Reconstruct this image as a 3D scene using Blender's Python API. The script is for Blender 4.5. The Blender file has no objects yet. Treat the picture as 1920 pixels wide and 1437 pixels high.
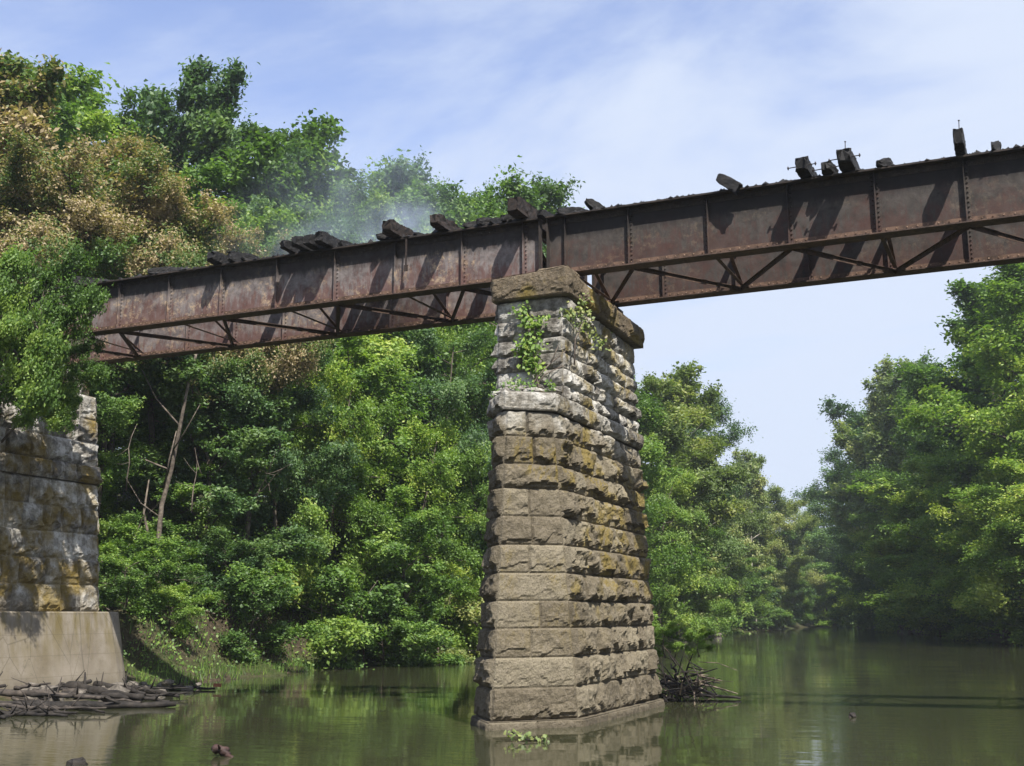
import bpy, math, random
import numpy as np
from mathutils import Vector, Matrix, Euler, noise
rad = math.radians
scene = bpy.context.scene

# ------------------------------------------------------------------ camera
cam_d = bpy.data.cameras.new('camera'); cam = bpy.data.objects.new('camera', cam_d)
scene.collection.objects.link(cam); scene.camera = cam
cam_d.sensor_fit = 'HORIZONTAL'; cam_d.sensor_width = 36.0
cam_d.lens = 36.0 * 2200.0 / 1920.0
cam_d.clip_end = 5000.0; cam_d.clip_start = 0.1
def cam_axes():
    yaw, p, ro = rad(22.3), rad(11.36), rad(0.5)
    f = Vector((-math.sin(yaw)*math.cos(p), math.cos(yaw)*math.cos(p), math.sin(p)))
    r0 = Vector((math.cos(yaw), math.sin(yaw), 0)); u0 = r0.cross(f)
    r = r0*math.cos(ro) - u0*math.sin(ro); u = u0*math.cos(ro) + r0*math.sin(ro)
    return r, u, f
_r, _u, _f = cam_axes()
cam.matrix_world = Matrix(((_r.x,_u.x,-_f.x,0),(_r.y,_u.y,-_f.y,0),(_r.z,_u.z,-_f.z,2.1),(0,0,0,1)))

# ------------------------------------------------------------------ light
TO_SUN = Vector((1.04,-1.03,2.05)).normalized()
sun_el = math.asin(TO_SUN.z); sun_az = math.atan2(TO_SUN.x, TO_SUN.y)
sd = bpy.data.lights.new('sun','SUN'); so = bpy.data.objects.new('sun', sd)
scene.collection.objects.link(so); sd.energy = 5.0; sd.angle = rad(0.5); sd.color = (1.0,0.955,0.88)
so.rotation_euler = TO_SUN.to_track_quat('Z','Y').to_euler(); so.location = (20,-20,60)

world = bpy.data.worlds.new('World'); scene.world = world; world.use_nodes = True
wn = world.node_tree; wn.nodes.clear()
def wnode(t, **k):
    n = wn.nodes.new(t)
    for a, b in k.items(): setattr(n, a, b)
    return n
wo = wnode('ShaderNodeOutputWorld'); bg = wnode('ShaderNodeBackground'); bg.inputs[1].default_value = 0.0622
sky = wnode('ShaderNodeTexSky', sky_type='NISHITA'); sky.sun_disc = False
sky.sun_elevation = sun_el; sky.sun_rotation = sun_az; sky.altitude = 200; sky.air_density = 1.1; sky.dust_density = 1.2; sky.ozone_density = 2.2
tc = wnode('ShaderNodeTexCoord'); sx = wnode('ShaderNodeSeparateXYZ')
wn.links.new(tc.outputs['Generated'], sx.inputs[0])
def wmath(op, a, b=None, c=None):
    n = wnode('ShaderNodeMath', operation=op)
    for i, v in enumerate((a,b,c)):
        if v is None: continue
        if isinstance(v,(int,float)): n.inputs[i].default_value = v
        else: wn.links.new(v, n.inputs[i])
    return n.outputs[0]
den = wmath('ADD', wmath('MAXIMUM', sx.outputs[2], 0.0), 0.22)
cxyz = wnode('ShaderNodeCombineXYZ')
wn.links.new(wmath('DIVIDE', sx.outputs[0], den), cxyz.inputs[0]); wn.links.new(wmath('DIVIDE', sx.outputs[1], den), cxyz.inputs[1])
mp = wnode('ShaderNodeMapping'); mp.inputs['Rotation'].default_value = (0,0,rad(50)); mp.inputs['Scale'].default_value = (1.0,1.5,1)
mp.inputs['Location'].default_value = (2.1,0.6,0)
wn.links.new(cxyz.outputs[0], mp.inputs[0])
n1 = wnode('ShaderNodeTexNoise'); n1.inputs['Scale'].default_value = 1.7; n1.inputs['Detail'].default_value = 9; n1.inputs['Roughness'].default_value = 0.58; n1.inputs['Distortion'].default_value = 0.35
wn.links.new(mp.outputs[0], n1.inputs['Vector'])
n2 = wnode('ShaderNodeTexNoise'); n2.inputs['Scale'].default_value = 0.55; n2.inputs['Detail'].default_value = 3
wn.links.new(cxyz.outputs[0], n2.inputs['Vector'])
# thicker, milkier cloud low over the river valley, thin high up
low = wmath('SUBTRACT', 0.62, sx.outputs[2])
cl = wmath('ADD', wmath('MULTIPLY', wmath('SUBTRACT', n1.outputs[0], 0.165), 2.25), wmath('ADD', wmath('MULTIPLY', n2.outputs[0], 1.0), wmath('ADD', wmath('MULTIPLY', low, 1.3), wmath('MULTIPLY', wmath('ADD', sx.outputs[0], 0.37), 0.62))))
mr = wnode('ShaderNodeMapRange', interpolation_type='SMOOTHSTEP'); mr.inputs['From Min'].default_value = 1.12; mr.inputs['From Max'].default_value = 1.9
mr.inputs['To Min'].default_value = 0.10; mr.inputs['To Max'].default_value = 0.97
wn.links.new(wmath('ADD', cl, 0.07), mr.inputs['Value'])
tintn = wnode('ShaderNodeMix', data_type='RGBA', blend_type='MULTIPLY'); tintn.inputs[0].default_value = 1.0
wn.links.new(sky.outputs[0], tintn.inputs[6]); tintn.inputs[7].default_value = (1.95,1.78,2.0,1)
mixc = wnode('ShaderNodeMix', data_type='RGBA'); wn.links.new(mr.outputs[0], mixc.inputs[0]); wn.links.new(tintn.outputs[2], mixc.inputs[6])
mixc.inputs[7].default_value = (6.0,6.75,8.25,1)
wn.links.new(mixc.outputs[2], bg.inputs[0]); wn.links.new(bg.outputs[0], wo.inputs[0])
vs = scene.view_settings; vs.view_transform = 'Standard'; vs.look = 'None'; vs.exposure = 0.95; vs.gamma = 1.0
scene.cycles.max_bounces = 6; scene.cycles.diffuse_bounces = 3; scene.cycles.glossy_bounces = 3; scene.cycles.transmission_bounces = 4
scene.cycles.volume_bounces = 1; scene.cycles.transparent_max_bounces = 8
scene.cycles.volume_step_rate = 2.0; scene.cycles.volume_max_steps = 128

# ------------------------------------------------------------------ object helpers
C = scene.collection
def tag(o, label=None, cat=None, group=None, kind=None):
    if label: o['label'] = label
    if cat: o['category'] = cat
    if group: o['group'] = group
    if kind: o['kind'] = kind
    return o
def empty(name, loc=(0,0,0), rotz=0, parent=None):
    o = bpy.data.objects.new(name, None); C.objects.link(o); o.location = loc; o.rotation_euler = (0,0,rotz)
    if parent: o.parent = parent
    return o
class MB:
    def __init__(s): s.v=[]; s.f=[]; s.m=[]; s.t=[]
    def add(s, vs, fs, mi=0, tone=0.5):
        b=len(s.v); s.v += [tuple(p) for p in vs]; s.t += [tone]*len(vs)
        for f in fs: s.f.append(tuple(i+b for i in f)); s.m.append(mi)
    def box(s, x0,x1,y0,y1,z0,z1, mi=0, tone=0.5):
        s.add([(x0,y0,z0),(x1,y0,z0),(x1,y1,z0),(x0,y1,z0),(x0,y0,z1),(x1,y0,z1),(x1,y1,z1),(x0,y1,z1)],
              [(0,3,2,1),(4,5,6,7),(0,1,5,4),(1,2,6,5),(2,3,7,6),(3,0,4,7)], mi, tone)
    def bar(s, p, q, w, h, up=(0,0,1), mi=0, tone=0.5):
        p=Vector(p); q=Vector(q); d=(q-p).normalized(); up=Vector(up)
        sd=d.cross(up).normalized(); u=sd.cross(d).normalized()
        vs=[]
        for c in (p,q):
            for a,b in ((-1,-1),(1,-1),(1,1),(-1,1)): vs.append(c+sd*a*w/2+u*b*h/2)
        s.add(vs,[(0,1,2,3),(7,6,5,4),(0,4,5,1),(1,5,6,2),(2,6,7,3),(3,7,4,0)],mi,tone)
    def tube(s, pts, rs, n=6, mi=0, tone=0.5, cap=True):
        pts=[Vector(p) for p in pts]; vs=[]; fs=[]
        ref=Vector((0.13,0.21,1)).normalized()
        for i,p in enumerate(pts):
            d=(pts[min(i+1,len(pts)-1)]-pts[max(i-1,0)]).normalized()
            if abs(d.dot(ref))>0.95: ref=Vector((1,0.1,0.1)).normalized()
            a=d.cross(ref).normalized(); b=d.cross(a)
            for k in range(n):
                t=2*math.pi*k/n; vs.append(p+(a*math.cos(t)+b*math.sin(t))*rs[i])
        for i in range(len(pts)-1):
            for k in range(n):
                fs.append((i*n+k, i*n+(k+1)%n, (i+1)*n+(k+1)%n, (i+1)*n+k))
        if cap: fs.append(tuple(range(n-1,-1,-1))); fs.append(tuple(range((len(pts)-1)*n, len(pts)*n)))
        s.add(vs,fs,mi,tone)
    def rivet(s, c, nrm, r=0.017, mi=0):
        c=Vector(c); nrm=Vector(nrm).normalized(); a=nrm.orthogonal().normalized(); b=nrm.cross(a)
        vs=[c+(a*math.cos(t)+b*math.sin(t))*r for t in [i*math.pi*2/5 for i in range(5)]]
        vs+=[c+nrm*r*0.8+(a*math.cos(t)+b*math.sin(t))*r*0.65 for t in [i*math.pi*2/5 for i in range(5)]]
        s.add(vs,[(i,(i+1)%5,5+(i+1)%5,5+i) for i in range(5)]+[(5,6,7,8,9)],mi)
    def build(s, name, mats, parent=None, smooth=False, tone=False):
        me=bpy.data.meshes.new(name); me.from_pydata(s.v,[],s.f)
        for m in (mats if isinstance(mats,(list,tuple)) else [mats]): me.materials.append(m)
        me.polygons.foreach_set('material_index', s.m)
        if smooth: me.polygons.foreach_set('use_smooth',[True]*len(s.f))
        if tone:
            at=me.attributes.new('tone','FLOAT','POINT'); at.data.foreach_set('value', s.t)
        me.update(); o=bpy.data.objects.new(name,me); C.objects.link(o)
        if parent: o.parent=parent
        return o

# ------------------------------------------------------------------ material helpers
class NT:
    def __init__(s, name, disp=False):
        s.mat=bpy.data.materials.new(name); s.mat.use_nodes=True; s.nt=s.mat.node_tree; s.nt.nodes.clear()
        s.out=s.nt.nodes.new('ShaderNodeOutputMaterial')
    def n(s,t,**k):
        nd=s.nt.nodes.new(t)
        for a,b in k.items(): setattr(nd,a,b)
        return nd
    def l(s,a,b): s.nt.links.new(a,b)
    def setin(s, inp, v):
        if isinstance(v,(int,float)): inp.default_value=v
        elif isinstance(v,tuple): inp.default_value = v if len(v)!=3 or inp.type!='RGBA' else (*v,1)
        else: s.l(v,inp)
    def coord(s, kind='Object', scale=(1,1,1), loc=(0,0,0)):
        t=s.n('ShaderNodeTexCoord'); m=s.n('ShaderNodeMapping'); m.inputs['Scale'].default_value=scale; m.inputs['Location'].default_value=loc
        s.l(t.outputs[kind],m.inputs[0]); return m.outputs[0]
    def noise(s, vec, sc, det=5, ro=0.55, dist=0.0):
        n=s.n('ShaderNodeTexNoise'); n.inputs['Scale'].default_value=sc; n.inputs['Detail'].default_value=det; n.inputs['Roughness'].default_value=ro; n.inputs['Distortion'].default_value=dist
        s.l(vec,n.inputs['Vector']); return n.outputs[0]
    def vor(s, vec, sc, feat='F1', rnd=1.0):
        n=s.n('ShaderNodeTexVoronoi'); n.feature=feat; n.inputs['Scale'].default_value=sc; s.l(vec,n.inputs['Vector']); return n.outputs['Distance']
    def ramp(s, fac, stops, interp='LINEAR'):
        r=s.n('ShaderNodeValToRGB'); cr=r.color_ramp; cr.interpolation=interp
        while len(cr.elements)<len(stops): cr.elements.new(0.5)
        for e,(p,c) in zip(cr.elements,stops):
            e.position=p; e.color=(c,c,c,1) if isinstance(c,(int,float)) else (*c,1)
        s.l(fac,r.inputs[0]); return r.outputs[0]
    def mix(s, fac, a, b, mode='MIX'):
        m=s.n('ShaderNodeMix',data_type='RGBA',blend_type=mode); s.setin(m.inputs[0],fac); s.setin(m.inputs[6],a); s.setin(m.inputs[7],b); return m.outputs[2]
    def math(s, op, a, b=None):
        m=s.n('ShaderNodeMath',operation=op); s.setin(m.inputs[0],a)
        if b is not None: s.setin(m.inputs[1],b)
        return m.outputs[0]
    def attr(s, name):
        a=s.n('ShaderNodeAttribute'); a.attribute_name=name; return a
    def sep(s, vec):
        x=s.n('ShaderNodeSeparateXYZ'); s.l(vec,x.inputs[0]); return x.outputs
    def bump(s, h, st=0.5, d=0.02, nrm=None):
        b=s.n('ShaderNodeBump'); b.inputs['Strength'].default_value=st; b.inputs['Distance'].default_value=d; s.l(h,b.inputs['Height'])
        if nrm is not None: s.l(nrm,b.inputs['Normal'])
        return b.outputs[0]
    def bsdf(s, col, rough=0.8, nrm=None, metal=0.0, spec=0.4):
        p=s.n('ShaderNodeBsdfPrincipled'); s.setin(p.inputs['Base Color'],col); s.setin(p.inputs['Roughness'],rough)
        p.inputs['Metallic'].default_value=metal; p.inputs['Specular IOR Level'].default_value=spec
        if nrm is not None: s.l(nrm,p.inputs['Normal'])
        s.l(p.outputs[0],s.out.inputs[0]); return p

def mat_stone(name, zwhite, moss=0.5, moss_x=True, base=((0.075,0.062,0.040),(0.138,0.116,0.079),(0.216,0.188,0.131)), mosscol=(0.128,0.101,0.022)):
    t=NT(name); g=t.n('ShaderNodeNewGeometry'); pos=g.outputs['Position']
    tone=t.attr('tone').outputs['Fac']
    a=t.noise(pos,1.6,8,.62); b=t.noise(pos,14,5,.65)
    col=t.ramp(t.math('ADD',t.math('MULTIPLY',a,.55),t.math('MULTIPLY',tone,.45)),[(.25,base[0]),(.5,base[1]),(.75,base[2])])
    col=t.mix(t.ramp(b,[(.45,0),(.72,.5)]),col,(0.254,0.216,0.165)); col=t.mix(t.ramp(t.noise(pos,42,4,.7),[(.36,.75),(.47,0)]),col,(0.038,0.030,0.022))
    # weathered pale upper courses: grey limestone with white lime runs and dark soot
    z=t.sep(pos)
    up=t.ramp(t.math('ADD',t.math('MULTIPLY',t.math('SUBTRACT',z[2],zwhite),.5),t.math('MULTIPLY',a,.8)),[(.2,0),(.75,1)])
    grey=t.ramp(t.math('ADD',t.math('MULTIPLY',t.noise(pos,3.1,8,.7),.8),t.math('MULTIPLY',tone,.2)),[(.34,(0.053,0.047,0.039)),(.44,(0.150,0.138,0.120)),(.52,(0.269,0.254,0.224)),(.62,(0.494,0.479,0.441))])
    col=t.mix(up,col,grey)
    # vertical lime runs
    st=t.coord('Object',(2.6,2.6,.28)); run=t.ramp(t.noise(st,1.5,6,.6),[(.56,0),(.68,1)])
    col=t.mix(t.math('MULTIPLY',run,t.ramp(z[2],[(0,0),(1,1)])) if False else t.math('MULTIPLY',run,t.math('MULTIPLY',up,.75)),col,(0.494,0.471,0.426))
    # black pores, moss
    pore=t.ramp(t.noise(pos,9,6,.7),[(.30,1),(.38,0)])
    col=t.mix(t.math('MULTIPLY',pore,.75),col,(0.033,0.028,0.022))
    mo=t.ramp(t.noise(pos,.9,6,.6),[(.62-moss*.22,0),(.72-moss*.18,1)])
    if moss_x:
        nx=t.sep(g.outputs['Normal'])[0]; mo=t.math('MULTIPLY',t.math('MULTIPLY',mo,t.ramp(nx,[(.55,.05),(.85,1)])),t.ramp(t.math('MULTIPLY',z[2],.1),[(.12,0),(.3,1)]))
    col=t.mix(t.math('MULTIPLY',mo,.75),col,t.mix(b,mosscol,(mosscol[0]*1.9,mosscol[1]*1.7,mosscol[2]*1.5)))
    # tide-line: damp dark zone right at the water
    wet=t.ramp(z[2],[(0.02,1),(0.16,0)]); col=t.mix(t.math('MULTIPLY',wet,.55),col,(0.075,0.063,0.045))
    h=t.math('ADD',t.math('MULTIPLY',t.noise(pos,26,8,.7),1.0),t.math('MULTIPLY',t.noise(pos,7,6,.7,.6),1.6))
    t.bsdf(col,.93,t.bump(h,.9,.035),spec=.2); return t.mat
def mat_plain(name, c1, c2, sc=6, rough=.85, bump=.4, bd=.01, stops=(.35,.65), spec=.3):
    t=NT(name); v=t.coord('Object'); n=t.noise(v,sc,6,.6)
    t.bsdf(t.ramp(n,[(stops[0],c1),(stops[1],c2)]),rough,t.bump(t.noise(v,sc*5,6,.65),bump,bd),spec=spec); return t.mat
def mat_concrete():
    t=NT('stained_concrete'); g=t.n('ShaderNodeNewGeometry'); pos=g.outputs['Position']; z=t.sep(pos)
    col=t.ramp(t.noise(pos,1.2,9,.65),[(.3,(0.146,0.122,0.093)),(.5,(0.194,0.168,0.130)),(.7,(0.244,0.213,0.172))])
    s=t.coord('Object',(1.3,1.3,.25)); st=t.ramp(t.noise(s,1.6,6,.6),[(.45,0),(.62,1)])
    col=t.mix(t.math('MULTIPLY',st,t.ramp(t.math('MULTIPLY',z[2],.4),[(.3,.15),(.95,.85)])),col,(0.108,0.082,0.020))
    line=t.ramp(t.math('ABSOLUTE',t.math('SUBTRACT',t.math('FRACT',t.math('MULTIPLY',z[2],1.7)),.5)),[(.47,0),(.495,1)])
    col=t.mix(t.math('MULTIPLY',line,.35),col,(0.087,0.071,0.051))
    crack=t.ramp(t.vor(t.coord('Object',(1,1.2,.5)),.9,'DISTANCE_TO_EDGE'),[(.0,1),(.012,0)])
    col=t.mix(t.math('MULTIPLY',crack,.5),col,(0.055,0.046,0.033))
    damp=t.ramp(t.math('SUBTRACT',t.math('ADD',z[2],t.math('MULTIPLY',t.noise(pos,1.4,5,.6),.7)),.2),[(.25,.65),(.8,0)]); col=t.mix(damp,col,(.07,.058,.04))
    col=t.mix(t.ramp(t.noise(pos,5,8,.75),[(.34,.5),(.44,0)]),col,(.09,.08,.06))
    t.bsdf(col,.9,t.bump(t.noise(pos,18,8,.7),.35,.012),spec=.2); return t.mat
def mat_rust(name, kind):
    t=NT(name); v=t.coord('Object'); z=t.sep(v)
    pal={'web':((0.053,0.042,0.040),(0.143,0.123,0.118),(0.216,0.191,0.183)), 'dark':((0.019,0.016,0.014),(0.045,0.038,0.033),(0.067,0.056,0.051)),
         'flange':((0.026,0.017,0.012),(0.056,0.035,0.026),(0.105,0.063,0.043)), 'black':((0.013,0.011,0.010),(0.026,0.020,0.017),(0.045,0.032,0.022))}[kind]
    big=t.noise(v,.75,8,.62); fine=t.noise(v,11,7,.7); mid=t.noise(v,3.2,8,.68,.4)
    col=t.ramp(mid,[(.3,pal[0]),(.5,pal[1]),(.7,pal[2])])
    if kind in('web','dark'):
        k=1.0 if kind=='web' else .55
        streak=t.noise(t.coord('Object',(3.2,3.2,.75)),2.6,8,.72)
        # red rust heavier toward the foot of the web
        lowz=t.math('SUBTRACT',1.15,z[2])
        red=t.ramp(t.math('ADD',t.math('MULTIPLY',streak,.9),t.math('ADD',t.math('MULTIPLY',lowz,.32),t.math('MULTIPLY',big,.35))),[(.84,0),(1.0,.85)])
        red=t.ramp(t.math('ADD',t.math('MULTIPLY',streak,.7),t.math('ADD',t.math('MULTIPLY',lowz,.22),t.math('MULTIPLY',big,.35))),[(.63,0),(.72,.95)])
        col=t.mix(t.math('MULTIPLY',red,0.62 if kind=='web' else .5),col,(.085*k+.012,.026*k+.007,.018*k+.005))
        patch=t.math('MULTIPLY',t.ramp(t.noise(t.coord('Object',(1,1,1.4)),1.15,7,.65),[(.50,0),(.64,1)]),t.ramp(t.noise(v,7,6,.7),[(.3,.35),(.6,1)]))
        col=t.mix(t.math('MULTIPLY',patch,.62 if kind=='web' else .8),col,(.075*k+.015,.027*k+.010,.020*k+.008))
        tan=t.ramp(t.math('MULTIPLY',t.ramp(t.noise(v,5.5,9,.75),[(.50,0),(.62,1)]),t.ramp(t.noise(v,.9,4,.6),[(.47,0),(.6,1)])),[(0,0),(1,.85)])
        col=t.mix(t.math('MULTIPLY',tan,1.0 if kind=='web' else .3),col,(.38*k,.28*k,.18*k))
        dk=t.ramp(t.noise(v,6,8,.75),[(.30,.8),(.40,0)]); col=t.mix(dk,col,(0.022,0.017,0.013))
        soot_shade=t.ramp(t.math('ADD',z[2],t.math('MULTIPLY',mid,.5)),[(0,0),(1,0)])
        soot_shade_map=t.n('ShaderNodeMapRange',interpolation_type='SMOOTHSTEP'); t.l(t.math('ADD',z[2],t.math('MULTIPLY',streak,.45)),soot_shade_map.inputs[0]); soot_shade_map.inputs[1].default_value=1.0; soot_shade_map.inputs[2].default_value=1.32
        col=t.mix(t.math('MULTIPLY',soot_shade_map.outputs[0],.85),col,(0.010,0.008,0.008))  # char stain along the web top, blackened further to paint in the flange's shade
    else:
        col=t.mix(t.ramp(fine,[(.5,0),(.68,.6)]),col,tuple(min(1,c*2.3) for c in pal[1]))
    t.bsdf(col,.78,t.bump(t.math('ADD',fine,t.math('MULTIPLY',mid,2)),.45,.008),spec=.3); return t.mat
def mat_leaf(name, stops, trans=.42, rnd=.12):
    t=NT(name); a=t.attr('tint').outputs['Fac']; oi=t.n('ShaderNodeObjectInfo')
    f=t.math('ADD',a,t.math('MULTIPLY',t.math('SUBTRACT',oi.outputs['Random'],.5),rnd*2))
    col=t.ramp(f,stops)
    d=t.n('ShaderNodeBsdfDiffuse'); t.l(col,d.inputs[0])
    tr=t.n('ShaderNodeBsdfTranslucent'); t.l(t.mix(1.0,col,(1.15,1.25,.55,1),'MULTIPLY'),tr.inputs[0])
    m=t.n('ShaderNodeMixShader'); m.inputs[0].default_value=trans; t.l(d.outputs[0],m.inputs[1]); t.l(tr.outputs[0],m.inputs[2])
    g=t.n('ShaderNodeBsdfGlossy'); g.inputs['Roughness'].default_value=.55; g.inputs[0].default_value=(1,1,1,1)
    m2=t.n('ShaderNodeMixShader'); m2.inputs[0].default_value=.022; t.l(m.outputs[0],m2.inputs[1]); t.l(g.outputs[0],m2.inputs[2])
    t.l(m2.outputs[0],t.out.inputs[0]); return t.mat
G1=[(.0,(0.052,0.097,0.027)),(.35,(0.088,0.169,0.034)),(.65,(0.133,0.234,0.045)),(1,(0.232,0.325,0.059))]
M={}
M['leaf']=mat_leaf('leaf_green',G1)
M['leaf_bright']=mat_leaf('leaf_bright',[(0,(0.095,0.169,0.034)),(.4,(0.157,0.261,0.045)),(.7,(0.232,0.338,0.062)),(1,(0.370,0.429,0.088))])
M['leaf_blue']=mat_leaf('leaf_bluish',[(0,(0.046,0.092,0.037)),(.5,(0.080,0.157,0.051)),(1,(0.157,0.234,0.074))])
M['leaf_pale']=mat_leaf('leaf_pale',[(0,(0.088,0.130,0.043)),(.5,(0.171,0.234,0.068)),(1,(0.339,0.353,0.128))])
M['leaf_scorch']=mat_leaf('leaf_scorched',[(0,(.07,.125,.028)),(.28,(.11,.16,.04)),(.42,(.24,.215,.085)),(.62,(.30,.225,.125)),(1,(.42,.34,.21))],.36,.07)
M['leaf_scorch_half']=mat_leaf('leaf_half_scorched',[(0,(.05,.11,.024)),(.6,(.09,.165,.035)),(.9,(.16,.20,.055)),(.97,(.26,.20,.10)),(1,(.33,.26,.15))],.38,.0)
M['bark']=mat_plain('bark',(0.045,0.036,0.028),(0.128,0.105,0.082),3,.95,.9,.03)
M['bark_pale']=mat_plain('bark_pale',(0.143,0.123,0.098),(0.344,0.321,0.277),2,.9,.6,.02)
M['deadwood']=mat_plain('deadwood',(.06,.048,.038),(.19,.155,.125),5,.95,.8,.015)
M['driftwood_dark']=mat_plain('driftwood_dark',(.006,.005,.0045),(.036,.030,.025),4,.8,.9,.02)
M['char']=mat_plain('char',(.0025,.0025,.003),(.016,.014,.013),9,.7,1.0,.02,spec=.35)
M['char_brown']=mat_plain('char_brown',(.004,.0035,.003),(.034,.022,.016),7,.75,1.0,.02)
M['iron']=mat_plain('iron',(0.015,0.012,0.011),(0.045,0.030,0.022),20,.6,.4,.004)
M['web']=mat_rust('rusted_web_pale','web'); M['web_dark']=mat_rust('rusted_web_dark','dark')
M['flange']=mat_rust('rusted_flange','flange'); M['black']=mat_rust('sooty_steel','black')
M['rust_strip']=mat_plain('rust_strip',(.035,.022,.016),(.135,.082,.056),5,.85,stops=(.3,.6))
M['rivet']=mat_plain('rusty_rivet',(0.090,0.048,0.030),(0.314,0.216,0.150),9,.7)
M['stone']=mat_stone('pier_stone',6.3,.6); M['stone_cap']=mat_stone('cap_stone',14,.55,False,base=((0.075,0.058,0.038),(0.150,0.116,0.075),(0.254,0.209,0.150)))
M['stone_ab']=mat_stone('abutment_stone',2.6,.72,False,mosscol=(0.113,0.082,0.009))
M['mortar']=mat_plain('mortar',(0.075,0.063,0.048),(0.165,0.143,0.113),8,.95,.5,.01)
M['concrete']=mat_concrete()
M['rock']=mat_plain('river_rock',(.055,.048,.04),(.17,.15,.125),5,.9,.8,.02)
# ------------------------------------------------------------------ terrain, water
LY=[-200,-20,18,25,31,38.8,52,56,90,128,160,200,250,300,340,400,600]
LX=[-22,-22,-23.2,-24.2,-25.3,-26.8,-27,-25.2,-24.5,-30,-32,-33.5,-36,-44,-60,-110,-320]
RY=[-200,5,9,14,30,60,88,120,150,190,240,280,330,380,600]
RX=[-3,-3,-1,6,9,8,2.5,-3,-10,-18,-27,-36,-60,-100,-300]
def XL(y): return np.interp(y,LY,LX)
def XR(y): return np.interp(y,RY,RX)
def sst(x): x=np.clip(x,0,1); return x*x*(3-2*x)
def hgt(x,y):
    x=np.asarray(x,float); y=np.asarray(y,float)
    wob=.8*np.sin(y*.9)*np.sin(y*.23+1)+.5*np.sin(y*2.1+x*.3)
    dl=XL(y)-x+wob*.6; dr=x-XR(y)+wob*.6
    steep=np.interp(y,[30,36,60,100],[1.6,2.6,2.2,1.6])
    hl=-1.2+np.clip((dl+2.0)/2.0,0,1)*1.2 + .22*np.clip(dl,0,1.6) + (steep*sst((dl-1.2)/2.2)) + np.clip(dl-4,0,60)*.30 + .25*np.sin(x*.7+y*.4)*sst(dl/4)
    hl=np.minimum(hl,15+.04*dl)
    # railway embankment behind the abutment
    emb=sst((-27.6-x)/2.0)*sst(1-(np.abs(y-26.2)-2.2)/2.2)
    hl=np.where(x<XL(y)+2, np.maximum(hl, -1.2+emb*10.4),hl)
    hr=-1.2+np.clip((dr+2.0)/2.0,0,1)*1.2 + .2*np.clip(dr,0,2) + 1.8*sst((dr-1)/3)+ np.clip(dr-5,0,40)*.12 +.2*np.sin(x*.6-y*.5)*sst(dr/4)
    near=sst(1-(np.hypot(x,y)-9)/5.0)
    hr=hr*(1-near)+np.minimum(hr,.45)*near
    return np.maximum(hl,hr)
def hz(x,y): return float(hgt(x,y))
def ground():
    xs=np.concatenate([[-3000,-1200,-600,-380,-250,-180],np.arange(-140,-60,4.),np.arange(-60,14,.75),np.arange(14,60,4.),[80,140,260,600,1200,3000]])
    ys=np.concatenate([[-2000,-600,-200,-80],np.arange(-40,12,4.),np.arange(12,64,.75),np.arange(64,140,1.6),np.arange(140,420,5.),[450,520,700,1200,3000]])
    X,Y=np.meshgrid(xs,ys); Z=hgt(X,Y)
    rng=np.random.default_rng(3); Z=Z+(rng.random(Z.shape)-.5)*.16*(Z>.1)
    v=np.stack([X,Y,Z],-1).reshape(-1,3); nx=len(xs); ny=len(ys)
    i=np.arange(nx*ny).reshape(ny,nx); f=np.stack([i[:-1,:-1],i[:-1,1:],i[1:,1:],i[1:,:-1]],-1).reshape(-1,4)
    me=bpy.data.meshes.new('ground'); me.from_pydata(v.tolist(),[],f.tolist()); me.polygons.foreach_set('use_smooth',[True]*len(f))
    t=NT('bank_soil'); g=t.n('ShaderNodeNewGeometry'); pos=g.outputs['Position']
    a=t.noise(pos,.8,9,.65); b=t.noise(pos,7,7,.7)
    col=t.ramp(a,[(.3,(0.017,0.013,0.009)),(.5,(0.040,0.030,0.020)),(.7,(0.081,0.060,0.042))])
    col=t.mix(t.ramp(b,[(.45,0),(.65,.6)]),col,(0.143,0.108,0.072))
    nz=t.sep(g.outputs['Normal'])[2]
    gr=t.math('MULTIPLY',t.ramp(t.noise(pos,.35,7,.7),[(.42,0),(.56,1)]),t.ramp(nz,[(.55,0),(.85,1)]))
    col=t.mix(t.math('MULTIPLY',gr,.8),col,t.ramp(b,[(.3,(0.022,0.042,0.008)),(.7,(0.062,0.084,0.021))]))
    t.bsdf(col,.95,t.bump(t.math('ADD',b,a),1.0,.12),spec=.15)
    me.materials.append(t.mat); o=bpy.data.objects.new('ground',me); C.objects.link(o); tag(o,kind='structure')
ground()
def water():
    mb=MB(); mb.add([(-3000,-2000,0),(3000,-2000,0),(3000,3000,0),(-3000,3000,0)],[(0,1,2,3)])
    t=NT('river_water'); g=t.n('ShaderNodeNewGeometry'); pos=g.outputs['Position']
    mpg=t.n('ShaderNodeMapping'); t.l(pos,mpg.inputs[0]); mpg.inputs['Rotation'].default_value=(0,0,rad(-14)); mpg.inputs['Scale'].default_value=(.55,1.5,1)
    rip=t.noise(mpg.outputs[0],2.6,3,.5,.3); sw=t.noise(mpg.outputs[0],.35,2,.5)
    patch=t.ramp(t.noise(pos,.055,3,.5),[(.46,.12),(.62,1)])
    h=t.math('ADD',t.math('MULTIPLY',rip,patch),t.math('MULTIPLY',sw,.9))
    murk=t.mix(t.noise(pos,.08,3,.5),(.029,.031,.0155),(.041,.043,.021))
    p=t.bsdf(murk,.035,t.bump(h,.16,.075),spec=.5); p.inputs['IOR'].default_value=1.33
    o=mb.build('water',t.mat); tag(o,kind='structure')
water()
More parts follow.
